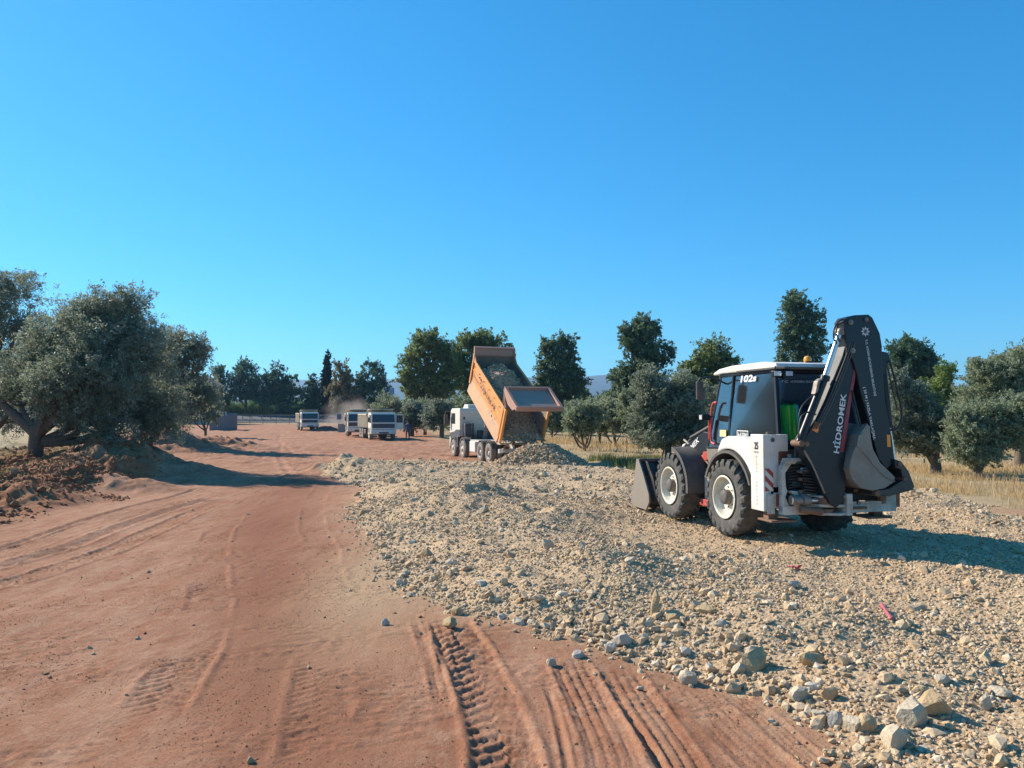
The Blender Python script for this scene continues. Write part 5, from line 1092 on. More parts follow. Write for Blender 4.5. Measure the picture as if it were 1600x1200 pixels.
# ================================================================== PERSON
def person():
    P = at(637, 688, 70.5); z = float(H(P[0], P[1])[0]); S = 1.0
    e = empty('person', (P[0], P[1], z), math.radians(20)); tag(e, 'man in dark blue work clothes standing by the open door of the nearest cream truck', 'person')
    J = [((0, 0, .95), .15), ((0, 0, 1.12), .135), ((0, .0, 1.30), .165), ((0, 0, 1.46), .13), ((0, .0, 1.53), .06), ((0, .01, 1.60), .07), ((0, .015, 1.68), .098), ((0, .01, 1.76), .075),
         ((-.10, 0, .88), .10), ((-.13, .02, .50), .068), ((-.14, -.01, .10), .05), ((-.15, .12, .05), .042), ((.10, 0, .88), .10), ((.12, .0, .50), .068), ((.13, -.03, .10), .05), ((.14, .10, .05), .042),
         ((-.19, 0, 1.42), .065), ((-.25, .0, 1.15), .045), ((-.22, .14, .95), .036), ((-.20, .20, .87), .034), ((.19, 0, 1.42), .065), ((.26, -.03, 1.15), .045), ((.27, .05, .90), .036), ((.26, .08, .81), .034)]
    E = [(0, 1), (1, 2), (2, 3), (3, 4), (4, 5), (5, 6), (6, 7), (0, 8), (8, 9), (9, 10), (10, 11), (0, 12), (12, 13), (13, 14), (14, 15), (3, 16), (16, 17), (17, 18), (18, 19), (3, 20), (20, 21), (21, 22), (22, 23)]
    V = [j[0] for j in J]; R = [j[1] for j in J]
    for (pal, dx) in ((19, -.01), (23, .01)):      # fingers and thumb
        q = Vector(V[pal])
        for f in range(4):
            V.append(tuple(q + Vector((dx + (f - 1.5) * .018, .015, -.05)))); R.append(.010); V.append(tuple(q + Vector((dx + (f - 1.5) * .019, .03, -.09 + abs(f - 1.5) * .01)))); R.append(.008); n = len(V); E += [(pal, n - 2), (n - 2, n - 1)]
        V.append(tuple(q + Vector((dx, .045, -.02)))); R.append(.010); E.append((pal, len(V) - 1))
    me = bpy.data.meshes.new('body'); me.from_pydata(V, E, []); o = bpy.data.objects.new('body', me); COL.objects.link(o)
    sk = o.modifiers.new('skin', 'SKIN'); o.modifiers.new('sub', 'SUBSURF').levels = 1
    for i, r in enumerate(R): me.skin_vertices[0].data[i].radius = (r, r)
    me.skin_vertices[0].data[0].use_root = True
    dg = bpy.context.evaluated_depsgraph_get(); m2 = bpy.data.meshes.new_from_object(o.evaluated_get(dg)); COL.objects.unlink(o); bpy.data.objects.remove(o)
    cols = [mat('skin', (.40, .24, .16), .6), mat('navy work jacket', (.03, .055, .13), .85), mat('dark blue trousers', (.035, .05, .09), .85), mat('shoes', (.03, .025, .02), .7)]
    m2.materials.clear(); [m2.materials.append(c) for c in cols]
    for p_ in m2.polygons:
        c = p_.center; p_.use_smooth = True
        p_.material_index = 0 if (c.z > 1.50 or (abs(c.x) > .17 and c.z < .93 and c.z > .7)) else 3 if c.z < .11 else 2 if c.z < .92 else 1
    b = bpy.data.objects.new('body', m2); COL.objects.link(b); b.parent = e
    m = MB(); m.lathe([(.0, 1.80), (.06, 1.79), (.095, 1.74), (.104, 1.69), (.09, 1.655)], (0, -.01, 0), 'z', 16); m.build('hair', mat('dark hair', (.02, .015, .012), .8), e)
    m = MB(); m.tube([(0, .105, 1.70), (0, .125, 1.665), (0, .108, 1.655)], .012); 
    for s in (-1, 1): m.tube([(s * .098, .01, 1.70), (s * .108, .0, 1.68), (s * .1, .01, 1.65)], .012)
    m.build('face', cols[0], e)
person()
# ================================================================== TREES
BARK = mat('olive bark', (.095, .07, .05), .95, dirt=.7, dirtcol=(.17, .13, .1), scale=6, bump=.8, bscale=18)
LEAF = dict(
    olive=leaf_mat('olive leaves', (.085, .11, .06), (.37, .40, .30), .45),
    olive_pale=leaf_mat('pale olive leaves', (.13, .17, .09), (.40, .44, .29), .48),
    euca=leaf_mat('eucalyptus leaves', (.055, .09, .045), (.22, .29, .16), .45),
    plane=leaf_mat('broad leaves', (.09, .13, .04), (.30, .34, .12), .5),
    pine=leaf_mat('pine needles', (.045, .09, .055), (.15, .23, .13), .42),
    cyp=leaf_mat('cypress leaves', (.018, .03, .018), (.045, .065, .035)),
    bright=leaf_mat('bright shrub leaves', (.10, .16, .04), (.26, .33, .09), .45),
    brown=leaf_mat('dusty yellowing leaves', (.15, .13, .06), (.30, .26, .13), .45),
    reed=leaf_mat('reed leaves', (.10, .16, .05), (.22, .30, .12)),
)
def leaves(lobes, n, L_, cl=.35, per=26, wr=.42, droop=0, seed=0, sub=True):
    """lobes: (x, y, z, rx, ry, rz); leaf quads gathered in small sprays through the outer part of every lobe"""
    g = np.random.default_rng(seed + 100); A = np.array(lobes, float)
    ns = 22; dd_ = g.normal(size=(len(A) * ns, 3)); dd_ /= np.linalg.norm(dd_, axis=1)[:, None]; B = np.repeat(A, ns, 0); sz = g.uniform(.17, .44, (len(B), 1))
    B = np.concatenate([B[:, :3] + dd_ * B[:, 3:6] * g.uniform(.5, 1.08, (len(B), 1)), B[:, 3:6] * sz], 1)
    if sub: A = np.concatenate([B, A * np.array([1, 1, 1, .66, .66, .66])])
    vol = (A[:, 3] * A[:, 4] * A[:, 5]) ** .75; nc = max(1, n // per)
    w_ = vol / vol.sum(); pick = g.choice(len(A), nc, p=w_); d = g.normal(size=(nc, 3)); d /= np.linalg.norm(d, axis=1)[:, None]
    rr = g.random(nc) ** .38; bump = .70 + .55 * vnoise(d[:, 0] * 2.4 + pick * 3.1, d[:, 2] * 2.4 + d[:, 1] * 2.1 + seed, 7)
    C = A[pick, :3] + d * A[pick, 3:6] * (rr * bump)[:, None]
    tintc = g.random(nc)
    k = per; P = np.repeat(C, k, 0); dirs = np.repeat(d, k, 0); N = len(P)
    ax = d * 1.0 + g.normal(0, .55, (nc, 3)) + np.array([0, 0, .35 - droop]); ax /= np.linalg.norm(ax, axis=1)[:, None]          # each spray is a twig pointing outwards
    u = g.random(N); ln_ = np.repeat(cl * g.uniform(.6, 2.4, nc), k)
    P = P + np.repeat(ax, k, 0) * (u * ln_)[:, None] + np.clip(g.normal(0, 1, (N, 3)), -1.7, 1.7) * (cl * .36 * (1.15 - .8 * u))[:, None]
    t = g.normal(size=(N, 3)) * .8 + np.repeat(ax, k, 0) * 1.1; t /= np.linalg.norm(t, axis=1)[:, None]
    q = g.normal(size=(N, 3)); b = np.cross(t, q); b /= np.linalg.norm(b, axis=1)[:, None]
    Ls = (L_ * g.uniform(.65, 1.25, N))[:, None]; W = Ls * wr
    V = np.stack([P - t * Ls * .5, P + b * W * .5, P + t * Ls * .5, P - b * W * .5], 1).reshape(-1, 3)
    Fc = np.arange(N * 4).reshape(-1, 4); tint = np.clip(np.repeat(.25 + .5 * np.repeat(tintc, k) + g.normal(0, .14, N), 4), 0, 1)
    return V, Fc, tint
def tree(name, base, trunk, lobes, n, L_, lm, label, cat='tree', group=None, cl=.35, per=26, wr=.42, droop=0, seed=0, branch=True, tr_r=.2, bark=None, sub=True):
    """trunk: list of (x,y,z) relative to base; lobes relative to base"""
    e = empty(name, base); tag(e, label, cat, group)
    n = int(n * 1.25); L_ *= 1.08
    m = MB(); T = [Vector(p) for p in trunk]; m.tube([(T[0].x, T[0].y, -.3)] + [tuple(p) for p in T], [tr_r * 1.35, tr_r, tr_r * .85], n=10)
    rr = random.Random(seed)
    if branch:
        for l in lobes:
            c = Vector(l[:3]); s0 = T[-1] if len(T) < 3 or rr.random() < .7 else T[-2]; mid = s0.lerp(c, .5) + Vector((rr.uniform(-.2, .2), rr.uniform(-.2, .2), -.12 * (c - s0).length))
            c = s0.lerp(c, .8); end = c + Vector((0, 0, l[5] * .1)); m.tube([tuple(s0 - Vector((0, 0, .1))), tuple(mid), tuple(end)], [tr_r * .6, tr_r * .38, tr_r * .12], n=7, sub=4)
            for _ in range(4):
                tip = c + Vector((rr.uniform(-1, 1) * l[3], rr.uniform(-1, 1) * l[4], rr.uniform(-.6, .9) * l[5])) * .75; m.tube([tuple(mid.lerp(end, .4)), tuple(mid.lerp(tip, .6)), tuple(tip)], [tr_r * .25, tr_r * .15, tr_r * .05], n=5, sub=3)
    m.build('trunk', bark or BARK, e)
    V, Fc, t = leaves(lobes, n, L_, cl, per, wr, droop, seed, sub); np_mesh('crown', V, Fc, LEAF[lm], e, tint=t)
    return e
def lob(base, D, items, yr=.9):
    """crown lobes written as (px, py, half width px, half height px[, depth shift m]) at distance D -> metres relative to base"""
    o = []
    for it in items:
        px, py, hw, hh = it[:4]; dy = it[4] if len(it) > 4 else 0
        p = at(px, py, D + dy); k = (D + dy) / F; o.append((p[0] - base[0], dy, p[2] - base[2], hw * k * 1.1, hw * k * yr, hh * k * 1.1))
    return o
def ground_at(px, D, dz=0):
    x = (px - 800) / F * D; return (x, D, float(H(x, D)[0]) + dz)
# --- big olives at the left
b = ground_at(57, 29.5)
tree('olive_tree', b, [(0, 0, .0), (.02, 0, .6), (.05, 0, 1.15)], lob(b, 29.5, [(105, 596, 48, 38, -.9), (175, 640, 60, 48, 0), (150, 545, 56, 48, .5), (225, 560, 56, 50, 1.2), (185, 495, 50, 34, 1.2), (125, 500, 38, 30, 1.5), (250, 630, 50, 52, 1.8), (25, 606, 38, 28, .5), (75, 560, 44, 44, 1.4), (40, 590, 40, 36, 1.2), (95, 530, 36, 36, 1.2), (150, 600, 60, 44, -.6), (85, 604, 42, 32, -.8), (185, 560, 60, 50, 0), (205, 480, 28, 28, 1), (160, 478, 24, 24, .6), (130, 648, 36, 24, .5), (215, 652, 40, 34, 1.2)]), 125000, .115, 'olive', 'big dark olive leaning over the brown bank, its short trunk forking low', cl=.30, per=30, seed=1, tr_r=.28, wr=.36)
_m0 = MB(); _m0.tube([(.02, 0, .9), (-.7, .1, 1.45), (-1.6, .2, 2.2), (-2.2, .3, 3.0)], [.24, .19, .13, .08], n=9); _m0.tube([(.05, 0, .9), (.7, -.1, 1.35), (1.5, -.2, 1.75), (2.6, 0, 2.3)], [.26, .20, .15, .08], n=9); _m0.build('limb', BARK, [o for o in bpy.data.objects if o.name == 'olive_tree'][0])
b = ground_at(-45, 36)
tree('olive_tree', b, [(0, 0, 0), (.1, 0, .8), (.15, 0, 1.4)], lob(b, 36, [(-30, 600, 70, 70), (30, 560, 48, 62, 1), (20, 480, 48, 52, .5), (-50, 500, 70, 70, 1), (45, 455, 22, 24, 0), (5, 440, 25, 20, .5), (30, 640, 40, 30, -.5), (60, 520, 22, 30, 1)]), 60000, .115, 'olive', 'tallest olive at the left edge, cut off by the picture edge', cl=.30, per=30, seed=2, tr_r=.33, wr=.36)
b = ground_at(277, 52)
tree('olive_tree', b, [(0, 0, 0), (-.05, 0, .5), (.1, 0, 1.0)], lob(b, 52, [(275, 610, 45, 40), (295, 560, 28, 36), (262, 560, 34, 36), (310, 545, 13, 22), (240, 620, 32, 36, 1), (275, 530, 20, 14), (305, 620, 26, 24), (225, 600, 30, 36, 3), (250, 640, 24, 22)]), 40000, .17, 'olive', 'third olive along the left bank, its crown nearly touching the ground', cl=.36, per=30, seed=3, tr_r=.26, wr=.36)
b = ground_at(322, 78)
tree('olive_tree', b, [(0, 0, 0), (0, 0, .8)], lob(b, 78, [(322, 632, 17, 22), (308, 628, 17, 24), (292, 640, 20, 22), (330, 642, 12, 14)]), 16000, .2, 'olive_pale', 'small pale olive behind the third one on the left bank', cl=.3, seed=4, tr_r=.15)
# low bushes and weeds on the bank
for i, (px, D, hw, hh, lm, lb) in enumerate([(205, 33, 20, 12, 'olive_pale', 'low green weeds at the far end of the dark mound under the big olive'), (178, 34, 18, 9, 'bright', 'small light green weed patch on top of the bank under the big olive'), (212, 46, 22, 10, 'olive_pale', 'scrubby bush below the third olive on the left bank')]):
    b = ground_at(px, D); tree('bush', (b[0], b[1], b[2]), [(0, 0, 0), (0, 0, .15)], [(0, 0, .25, hw / F * D, .5, hh / F * D), (.3, .2, .15, hw / F * D * .8, .5, hh / F * D * .7)], 2600, .1, lm, lb, 'bush', cl=.14, seed=20 + i, branch=False, tr_r=.04)
# --- pines and others beyond the road, far left
def far_tree(name, px, D, base_py, items, n, L_, lm, label, th=2.0, r=.2, seed=0, cat='tree', cl=.6, **k):
    x = (px - 800) / F * D; zb = at(px, base_py, D)[2]; g = float(H(x, D)[0]); b = (x, D, max(g, min(zb, g + 3)) if base_py else g)
    b = (x, D, g)
    return tree(name, b, [(0, 0, 0), (.05, 0, th * .6), (0, 0, th)], lob(b, D, items), n, L_, lm, label, cat, cl=cl, seed=seed, tr_r=r, **k)
far_tree('pine_tree', 340, 178, 640, [(340, 612, 15, 22), (350, 590, 10, 12), (328, 600, 9, 10), (333, 625, 16, 14), (352, 625, 12, 14), (340, 580, 7, 8)], 7000, .5, 'pine', 'airy pale conifer just right of the house', seed=31, cl=.7)
far_tree('pine_tree', 384, 176, 640, [(384, 592, 17, 20), (380, 572, 9, 12), (400, 600, 13, 16), (367, 605, 13, 15), (384, 616, 22, 9), (396, 582, 7, 9), (404, 620, 12, 6)], 9000, .5, 'pine', 'dark round topped pine left of the bushy one, bare straight trunk', th=5, r=.3, seed=32, cl=.7)
far_tree('pine_tree', 436, 174, 640, [(434, 600, 20, 20), (432, 578, 10, 12), (450, 610, 16, 16), (418, 610, 14, 18), (436, 626, 26, 11), (459, 596, 8, 9), (462, 614, 10, 8), (415, 594, 8, 10)], 10000, .5, 'pine', 'dense bushy pine in the middle of the far row, spreading to the right', th=3, r=.3, seed=33, cl=.7)
far_tree('pine_tree', 487, 172, 640, [(487, 592, 4, 8), (486, 602, 8, 8), (487, 614, 12, 9), (486, 626, 15, 9), (488, 636, 14, 6)], 6000, .45, 'pine', 'small pointed conifer left of the tall cypress', th=1, r=.18, seed=34, cl=.55)
far_tree('cypress_tree', 511, 170, 640, [(512, 562, 4.2, 14), (511, 578, 6.2, 18), (510, 596, 7.4, 22), (510, 618, 7.8, 24), (510, 638, 7, 14)], 22000, .4, 'cyp', 'tall narrow cypress, the only column shaped tree', th=1, r=.2, seed=35, cl=.22, branch=False, sub=False)
far_tree('broadleaf_tree', 535, 165, 640, [(530, 580, 9, 15), (536, 600, 14, 18), (543, 590, 9, 12), (530, 618, 16, 15), (545, 620, 14, 14)], 8000, .5, 'brown', 'yellowing dusty tree immediately right of the cypress', th=2, r=.25, seed=36)
far_tree('broadleaf_tree', 578, 168, 640, [(578, 590, 18, 20), (592, 600, 14, 18), (564, 605, 14, 18), (575, 620, 24, 16), (584, 576, 10, 10), (597, 588, 8, 9)], 10000, .5, 'pine', 'round green tree right of the yellowing one, near the billboard', th=3, r=.3, seed=37)
for i, (px, w_, py0, lm, lb) in enumerate([(438, 9, 640, 'pine', 'round dark bush under the dense bushy pine'), (455, 6, 641, 'pine', 'small round dark bush left of the small pointed conifer')]):
    D = 168; b = ground_at(px, D); tree('bush', b, [(0, 0, 0), (0, 0, .5)], lob(b, D, [(px, py0, w_, 7)]), 2200, .3, lm, lb, 'bush', cl=.3, seed=45 + i, branch=False, tr_r=.1)
# --- mid trees behind the parked trucks and the orange tipper
far_tree('olive_tree', 612, 120, 665, [(606, 632, 18, 12), (622, 640, 18, 14), (598, 645, 16, 10)], 9000, .26, 'olive_pale', 'hazy olive below the billboard, behind the nearest cream truck', seed=50, th=1.2)
far_tree('olive_tree', 643, 84, 686, [(645, 650, 18, 17), (636, 653, 12, 13), (657, 652, 13, 15), (646, 637, 13, 8)], 12000, .20, 'olive', 'rounded olive with a thick trunk a little behind the standing man', th=1.3, r=.28, seed=51, cl=.35)
far_tree('olive_tree', 690, 78, 680, [(688, 648, 20, 17), (675, 652, 13, 13), (703, 650, 14, 14), (690, 634, 14, 8)], 12000, .20, 'olive', 'olive with a slanted dark trunk left of the orange tipper cab', th=1.5, r=.25, seed=52, cl=.35)
far_tree('olive_tree', 664, 88, 680, [(664, 645, 16, 15), (655, 640, 12, 9)], 8000, .22, 'olive_pale', 'pale olive between the thick trunked one and the slanted one', th=1.2, r=.2, seed=53, cl=.35)
far_tree('olive_tree', 735, 84, 680, [(730, 640, 24, 20), (752, 630, 22, 22), (715, 650, 14, 14)], 12000, .22, 'olive_pale', 'olive behind the white cab of the orange tipper', th=1.2, r=.2, seed=54, cl=.35)
b = ground_at(672, 112)
tree('plane_tree', b, [(0, 0, 0), (.2, 0, 2.5), (.5, 0, 4.5)], lob(b, 112, [(660, 545, 26, 24), (645, 580, 24, 24), (668, 530, 16, 14), (655, 612, 26, 22), (686, 575, 22, 26), (632, 590, 13, 12), (690, 610, 24, 22), (680, 545, 18, 18), (703, 560, 20, 22), (710, 590, 18, 20), (640, 610, 14, 16)]), 30000, .36, 'plane', 'broad green tree with two rounded tops left of the raised orange body', seed=60, cl=.5, tr_r=.5)
b = ground_at(745, 116)
tree('plane_tree', b, [(0, 0, 0), (-.8, 0, 3), (-1.2, 0, 5)], lob(b, 116, [(722, 545, 24, 20), (755, 532, 18, 13), (772, 535, 15, 15), (738, 530, 16, 10), (735, 575, 24, 26), (772, 570, 24, 24), (790, 560, 13, 18), (745, 610, 30, 24), (795, 600, 18, 24), (715, 560, 12, 16)]), 30000, .36, 'plane', 'broad green tree directly behind the raised orange body', seed=61, cl=.5, tr_r=.5)
b = ground_at(866, 104)
tree('eucalyptus_tree', b, [(0, 0, 0), (-.2, 0, 4), (.3, 0, 7)], lob(b, 104, [(858, 545, 13, 18), (884, 545, 15, 20), (870, 570, 22, 20), (893, 580, 18, 18), (862, 600, 22, 22), (885, 612, 22, 20), (905, 600, 11, 14), (846, 590, 10, 22), (851, 535, 7, 8), (880, 530, 8, 7), (868, 636, 18, 14)]), 26000, .34, 'euca', 'tall dark eucalyptus with a ragged top right of the orange tipper', seed=62, cl=.5, droop=.8, tr_r=.4)
b = ground_at(908, 165)
tree('eucalyptus_tree', b, [(0, 0, 0), (0, 0, 3)], lob(b, 165, [(904, 625, 10, 12), (915, 622, 9, 10), (898, 636, 10, 8), (925, 634, 14, 8)]), 7000, .5, 'euca', 'small distant dark tree low between the two tall eucalyptus', seed=63, cl=.6)
b = ground_at(990, 92)
tree('eucalyptus_tree', b, [(0, 0, 0), (0, 0, 5), (.6, 0, 8)], lob(b, 92, [(1006, 516, 24, 20), (988, 530, 16, 18), (1004, 548, 28, 20), (1034, 550, 15, 14), (996, 580, 30, 24), (978, 600, 24, 24), (1010, 610, 30, 26), (962, 622, 16, 16), (980, 514, 10, 9), (1043, 556, 8, 9), (990, 650, 30, 20)]), 38000, .32, 'euca', 'tall dark eucalyptus left of the backhoe with a lobed leaning top', seed=64, cl=.48, droop=.8, tr_r=.5)
b = ground_at(1105, 84)
tree('broadleaf_tree', b, [(0, 0, 0), (0, 0, 3), (.2, 0, 5)], lob(b, 84, [(1110, 560, 28, 22), (1085, 580, 26, 22), (1135, 580, 22, 20), (1100, 600, 34, 26), (1080, 620, 30, 26), (1125, 620, 30, 26), (1065, 600, 16, 16), (1112, 545, 14, 10), (1145, 600, 18, 24)]), 36000, .28, 'plane', 'wide green tree rising behind the backhoe cab and mirror', seed=65, cl=.45, tr_r=.45)
b = ground_at(1255, 92)
tree('eucalyptus_tree', b, [(0, 0, 0), (0, 0, 6), (0, 0, 10)], lob(b, 92, [(1242, 475, 20, 16), (1262, 495, 20, 20), (1232, 500, 18, 22), (1250, 525, 28, 22), (1272, 545, 18, 18), (1235, 550, 20, 20), (1255, 575, 30, 24), (1240, 462, 9, 8), (1280, 520, 9, 12), (1255, 610, 34, 30), (1220, 610, 30, 30), (1290, 610, 30, 34)]), 38000, .32, 'euca', 'tallest eucalyptus, rising directly behind the backhoe roof and boom', seed=66, cl=.5, droop=.8, tr_r=.5)
# olive grove right of the tipper
OG = 'olive trees in the dry field'
for i, (px, D, base, items, stems, lab) in enumerate([
    (862, 68, 695, [(864, 655, 20, 17), (880, 660, 16, 14), (850, 650, 12, 14)], 1, 'olive showing under the right end of the raised tailgate'),
    (914, 52, 695, [(905, 655, 19, 15), (922, 650, 18, 17), (892, 662, 10, 10), (912, 672, 14, 8)], 3, 'slender many stemmed olive nearest to the gravel heap'),
    (936, 62, 694, [(938, 652, 22, 20), (950, 660, 18, 16), (925, 640, 12, 10)], 1, 'olive with a curved trunk right of the many stemmed one'),
    (962, 60, 694, [(962, 650, 22, 22), (975, 660, 18, 18), (952, 640, 14, 10)], 2, 'olive whose trunk forks in a V, in the middle of the grove'),
    (986, 58, 690, [(990, 640, 22, 26), (1002, 660, 16, 18), (985, 620, 16, 16)], 1, 'olive with one straight trunk left of the huge bushy olive')]):
    g = ground_at(px, D); sc_ = D / F
    if stems == 1: trk = [(0, 0, 0), (.05, 0, .5), (0, 0, 1.1)]
    else: trk = [(0, 0, 0), (.0, 0, .35)]
    e = tree('olive_tree', g, trk, lob(g, D, items), 13000, .16, 'olive_pale', lab, group=OG, seed=70 + i, cl=.28, tr_r=.13 if stems == 1 else .09)
    if stems > 1:
        m = MB()
        for q in ((-.9, .9), (-.3, 1.5), (.55, 1.2))[:stems]: m.tube([(0, 0, .1), (q[0] * .5, .1, q[1] * .4), (q[0], .1, q[1] + .4)], [.08, .07, .05], n=7)
        m.build('stem', BARK, e)
b = ground_at(1040, 43)
tree('olive_tree', b, [(0, 0, 0), (.1, 0, .8), (-.2, 0, 1.6)], lob(b, 43, [(1022, 612, 26, 22), (1012, 590, 14, 10), (1048, 640, 36, 34), (1020, 660, 26, 28), (1075, 650, 28, 30), (1040, 680, 42, 18), (1070, 610, 22, 22), (1090, 670, 28, 24), (1005, 640, 14, 16)]), 60000, .14, 'olive', 'huge bushy olive reaching the ground behind the loader bucket', seed=76, cl=.28, tr_r=.25, wr=.4)
b = ground_at(1128, 50)
tree('olive_tree', b, [(0, 0, 0), (0, 0, 1)], lob(b, 50, [(1130, 640, 36, 34), (1110, 670, 30, 26), (1160, 640, 30, 34)]), 26000, .16, 'olive', 'dark olive seen behind the cab and lamp of the backhoe', seed=77, cl=.3, tr_r=.2)
for i, (px, D, sz, lab) in enumerate([(1195, 56, 46, 'olive seen through the cab windows of the backhoe'), (1300, 52, 50, 'green olive filling the gap between boom and dipper'), (1365, 60, 44, 'olive behind the folded dipper arm')]):
    b = ground_at(px, D); tree('olive_tree', b, [(0, 0, 0), (0, 0, 1)], lob(b, D, [(px, 650, sz, 36), (px + 20, 620, sz * .7, 28), (px - 22, 630, sz * .7, 30)]), 20000, .18, 'olive_pale', lab, seed=78 + i, cl=.3, tr_r=.2)
for i, (px, D, w_, h_, lm, lab) in enumerate([(716, 98, 24, 20, 'plane', 'green tree filling the gap left of the orange tipper cab'), (838, 90, 22, 22, 'olive_pale', 'olive behind the tipper between the raised body and the ragged eucalyptus'),
        (895, 88, 22, 18, 'olive_pale', 'pale olive further back, left of the many stemmed one'), (945, 82, 26, 24, 'olive_pale', 'pale olive further back, above the curved trunk one'), (1018, 74, 30, 34, 'olive_pale', 'tall pale olive between the grove and the huge bushy olive'),
        (1400, 62, 34, 40, 'plane', 'leafy green tree just right of the bucket cylinder'), (1482, 58, 26, 36, 'olive_pale', 'olive behind the yellow green tree on the right'), (1548, 60, 34, 36, 'plane', 'green tree behind the low spreading olive'), (1598, 70, 40, 50, 'olive', 'dark olive behind the tall pale one at the right edge')]):
    b = ground_at(px, D); tree('olive_tree' if 'olive' in lm else 'broadleaf_tree', b, [(0, 0, 0), (.1, 0, .9), (0, 0, 1.6)], lob(b, D, [(px, 650, w_, h_ * .8), (px - w_ * .5, 652 - h_ * .3, w_ * .7, h_ * .6), (px + w_ * .55, 655 - h_ * .25, w_ * .65, h_ * .6), (px + w_ * .1, 648 - h_ * .7, w_ * .55, h_ * .5)]), 15000, .2, lm, lab, seed=140 + i, cl=.32, tr_r=.18)
# right side
b = ground_at(1428, 84)
tree('broadleaf_tree', b, [(0, 0, 0), (0, 0, 4), (0, 0, 6)], lob(b, 84, [(1418, 550, 24, 16), (1444, 565, 18, 18), (1404, 575, 16, 20), (1430, 585, 30, 20), (1412, 536, 9, 7), (1455, 580, 9, 10)]), 20000, .30, 'pine', 'dark spiky topped tree right of the dipper arm', seed=85, cl=.5, tr_r=.35)
b = ground_at(1450, 46)
tree('broadleaf_tree', b, [(0, 0, 0), (0, 0, 1.5), (0, 0, 2.5)], lob(b, 46, [(1470, 605, 22, 22), (1450, 625, 26, 22), (1480, 590, 12, 14), (1480, 640, 16, 26), (1430, 640, 24, 24), (1475, 670, 20, 24)]), 24000, .16, 'bright', 'fresh yellow green tree below the dark spiky one', seed=86, cl=.3, tr_r=.25)
b = ground_at(1458, 29.5)
tree('olive_tree', b, [(0, 0, 0), (.05, 0, .35), (-.08, 0, .75)], lob(b, 29.5, [(1415, 628, 26, 26), (1445, 655, 32, 28), (1475, 675, 20, 20), (1405, 670, 22, 24), (1430, 690, 30, 16), (1400, 600, 16, 14)]), 42000, .11, 'olive', 'shady olive with twisted bare trunks right of the bucket link', seed=87, cl=.22, tr_r=.20, wr=.38)
b = ground_at(1512, 66)
tree('broadleaf_tree', b, [(0, 0, 0), (0, 0, 2)], lob(b, 66, [(1512, 645, 18, 24), (1500, 665, 22, 24), (1524, 660, 16, 22)]), 14000, .2, 'brown', 'brownish bush tree in the gap between the two right olives', seed=88, cl=.32, tr_r=.2)
b = ground_at(1590, 34)
tree('olive_tree', b, [(0, 0, 0), (.1, 0, .8), (0, 0, 1.5)], lob(b, 34, [(1575, 580, 34, 26), (1540, 590, 24, 20), (1590, 555, 20, 14), (1610, 600, 44, 40), (1560, 630, 40, 30), (1620, 650, 40, 36), (1532, 572, 12, 10)]), 60000, .12, 'olive_pale', 'tall pale olive at the right edge behind the low one', seed=89, cl=.26, tr_r=.24, wr=.38)
b = ground_at(1524, 27)
tree('olive_tree', b, [(0, 0, 0), (.05, 0, .35), (.15, 0, .6)], lob(b, 27, [(1520, 668, 30, 24), (1505, 700, 24, 20), (1548, 660, 30, 26), (1580, 668, 30, 24), (1535, 700, 30, 18), (1600, 650, 26, 30), (1500, 660, 14, 16)]), 60000, .10, 'olive_pale', 'low spreading grey green olive at the lower right, many trunks', seed=90, cl=.20, tr_r=.15, wr=.38)
# far mass of trees closing the view on the right
for i, (px, D, hh, wd, lm) in enumerate([(1180, 130, 50, 34, 'euca'), (1320, 125, 52, 36, 'plane'), (1380, 120, 46, 30, 'euca'), (1490, 118, 34, 30, 'plane'), (1550, 112, 40, 36, 'euca'), (800, 140, 34, 26, 'plane'), (925, 118, 26, 28, 'plane'), (835, 118, 20, 24, 'plane'), (1070, 112, 40, 36, 'euca')]):
    b = ground_at(px, D); tree('broadleaf_tree', b, [(0, 0, 0), (0, 0, 2.5)], lob(b, D, [(px, 655 - hh * .6, wd, hh * .7), (px + wd * .6, 650 - hh * .3, wd * .8, hh * .5), (px - wd * .6, 650 - hh * .35, wd * .8, hh * .5)]), 14000, .34, lm,
         ['distant tree hidden behind the backhoe cab', 'distant tree behind the upper boom', 'distant dark tree behind the dipper', 'distant green tree above the brownish bush tree', 'distant dark tree behind the tall pale olive', 'distant green tree behind the tailgate of the tipper', 'distant tree above the olive grove, between the tall eucalyptus trees', 'distant low tree at the foot of the ragged topped eucalyptus', 'distant dark tree above the huge bushy olive'][i], seed=95 + i, cl=.55, tr_r=.3)
# ================================================================== GRASS AND REEDS
def blades(name, n, xr, yr, accept, hmin, hmax, wd, lm, label, cat, lean=.35):
    x = rng.uniform(*xr, n); y = rng.uniform(*yr, n); k = rng.random(n) < accept(x, y); x, y = x[k], y[k]; N = len(x); z = H(x, y, False) - .02
    h = (hmin + (hmax - hmin) * rng.random(N) ** 1.6) * (.5 + fbm(x / 1.2, y / 1.2, 3, 120)); a = rng.uniform(0, 2 * np.pi, N); b = rng.uniform(0, 2 * np.pi, N); l = h * lean * rng.random(N)
    dx, dy = np.cos(a) * wd / 2, np.sin(a) * wd / 2; ex, ey = np.cos(b) * l, np.sin(b) * l; Pb = np.stack([x, y, z], 1)
    V = np.stack([Pb + np.stack([-dx, -dy, 0 * dx], 1), Pb + np.stack([dx, dy, 0 * dx], 1), Pb + np.stack([ex * .45 + dx * .5, ey * .45 + dy * .5, h * .62], 1), Pb + np.stack([ex, ey, h], 1)], 1).reshape(-1, 3)
    o = np_mesh(name, V, np.arange(4 * N).reshape(-1, 4), LEAF[lm], tint=np.repeat(rng.random(N), 4)); tag(o, label, cat, kind='stuff'); return o
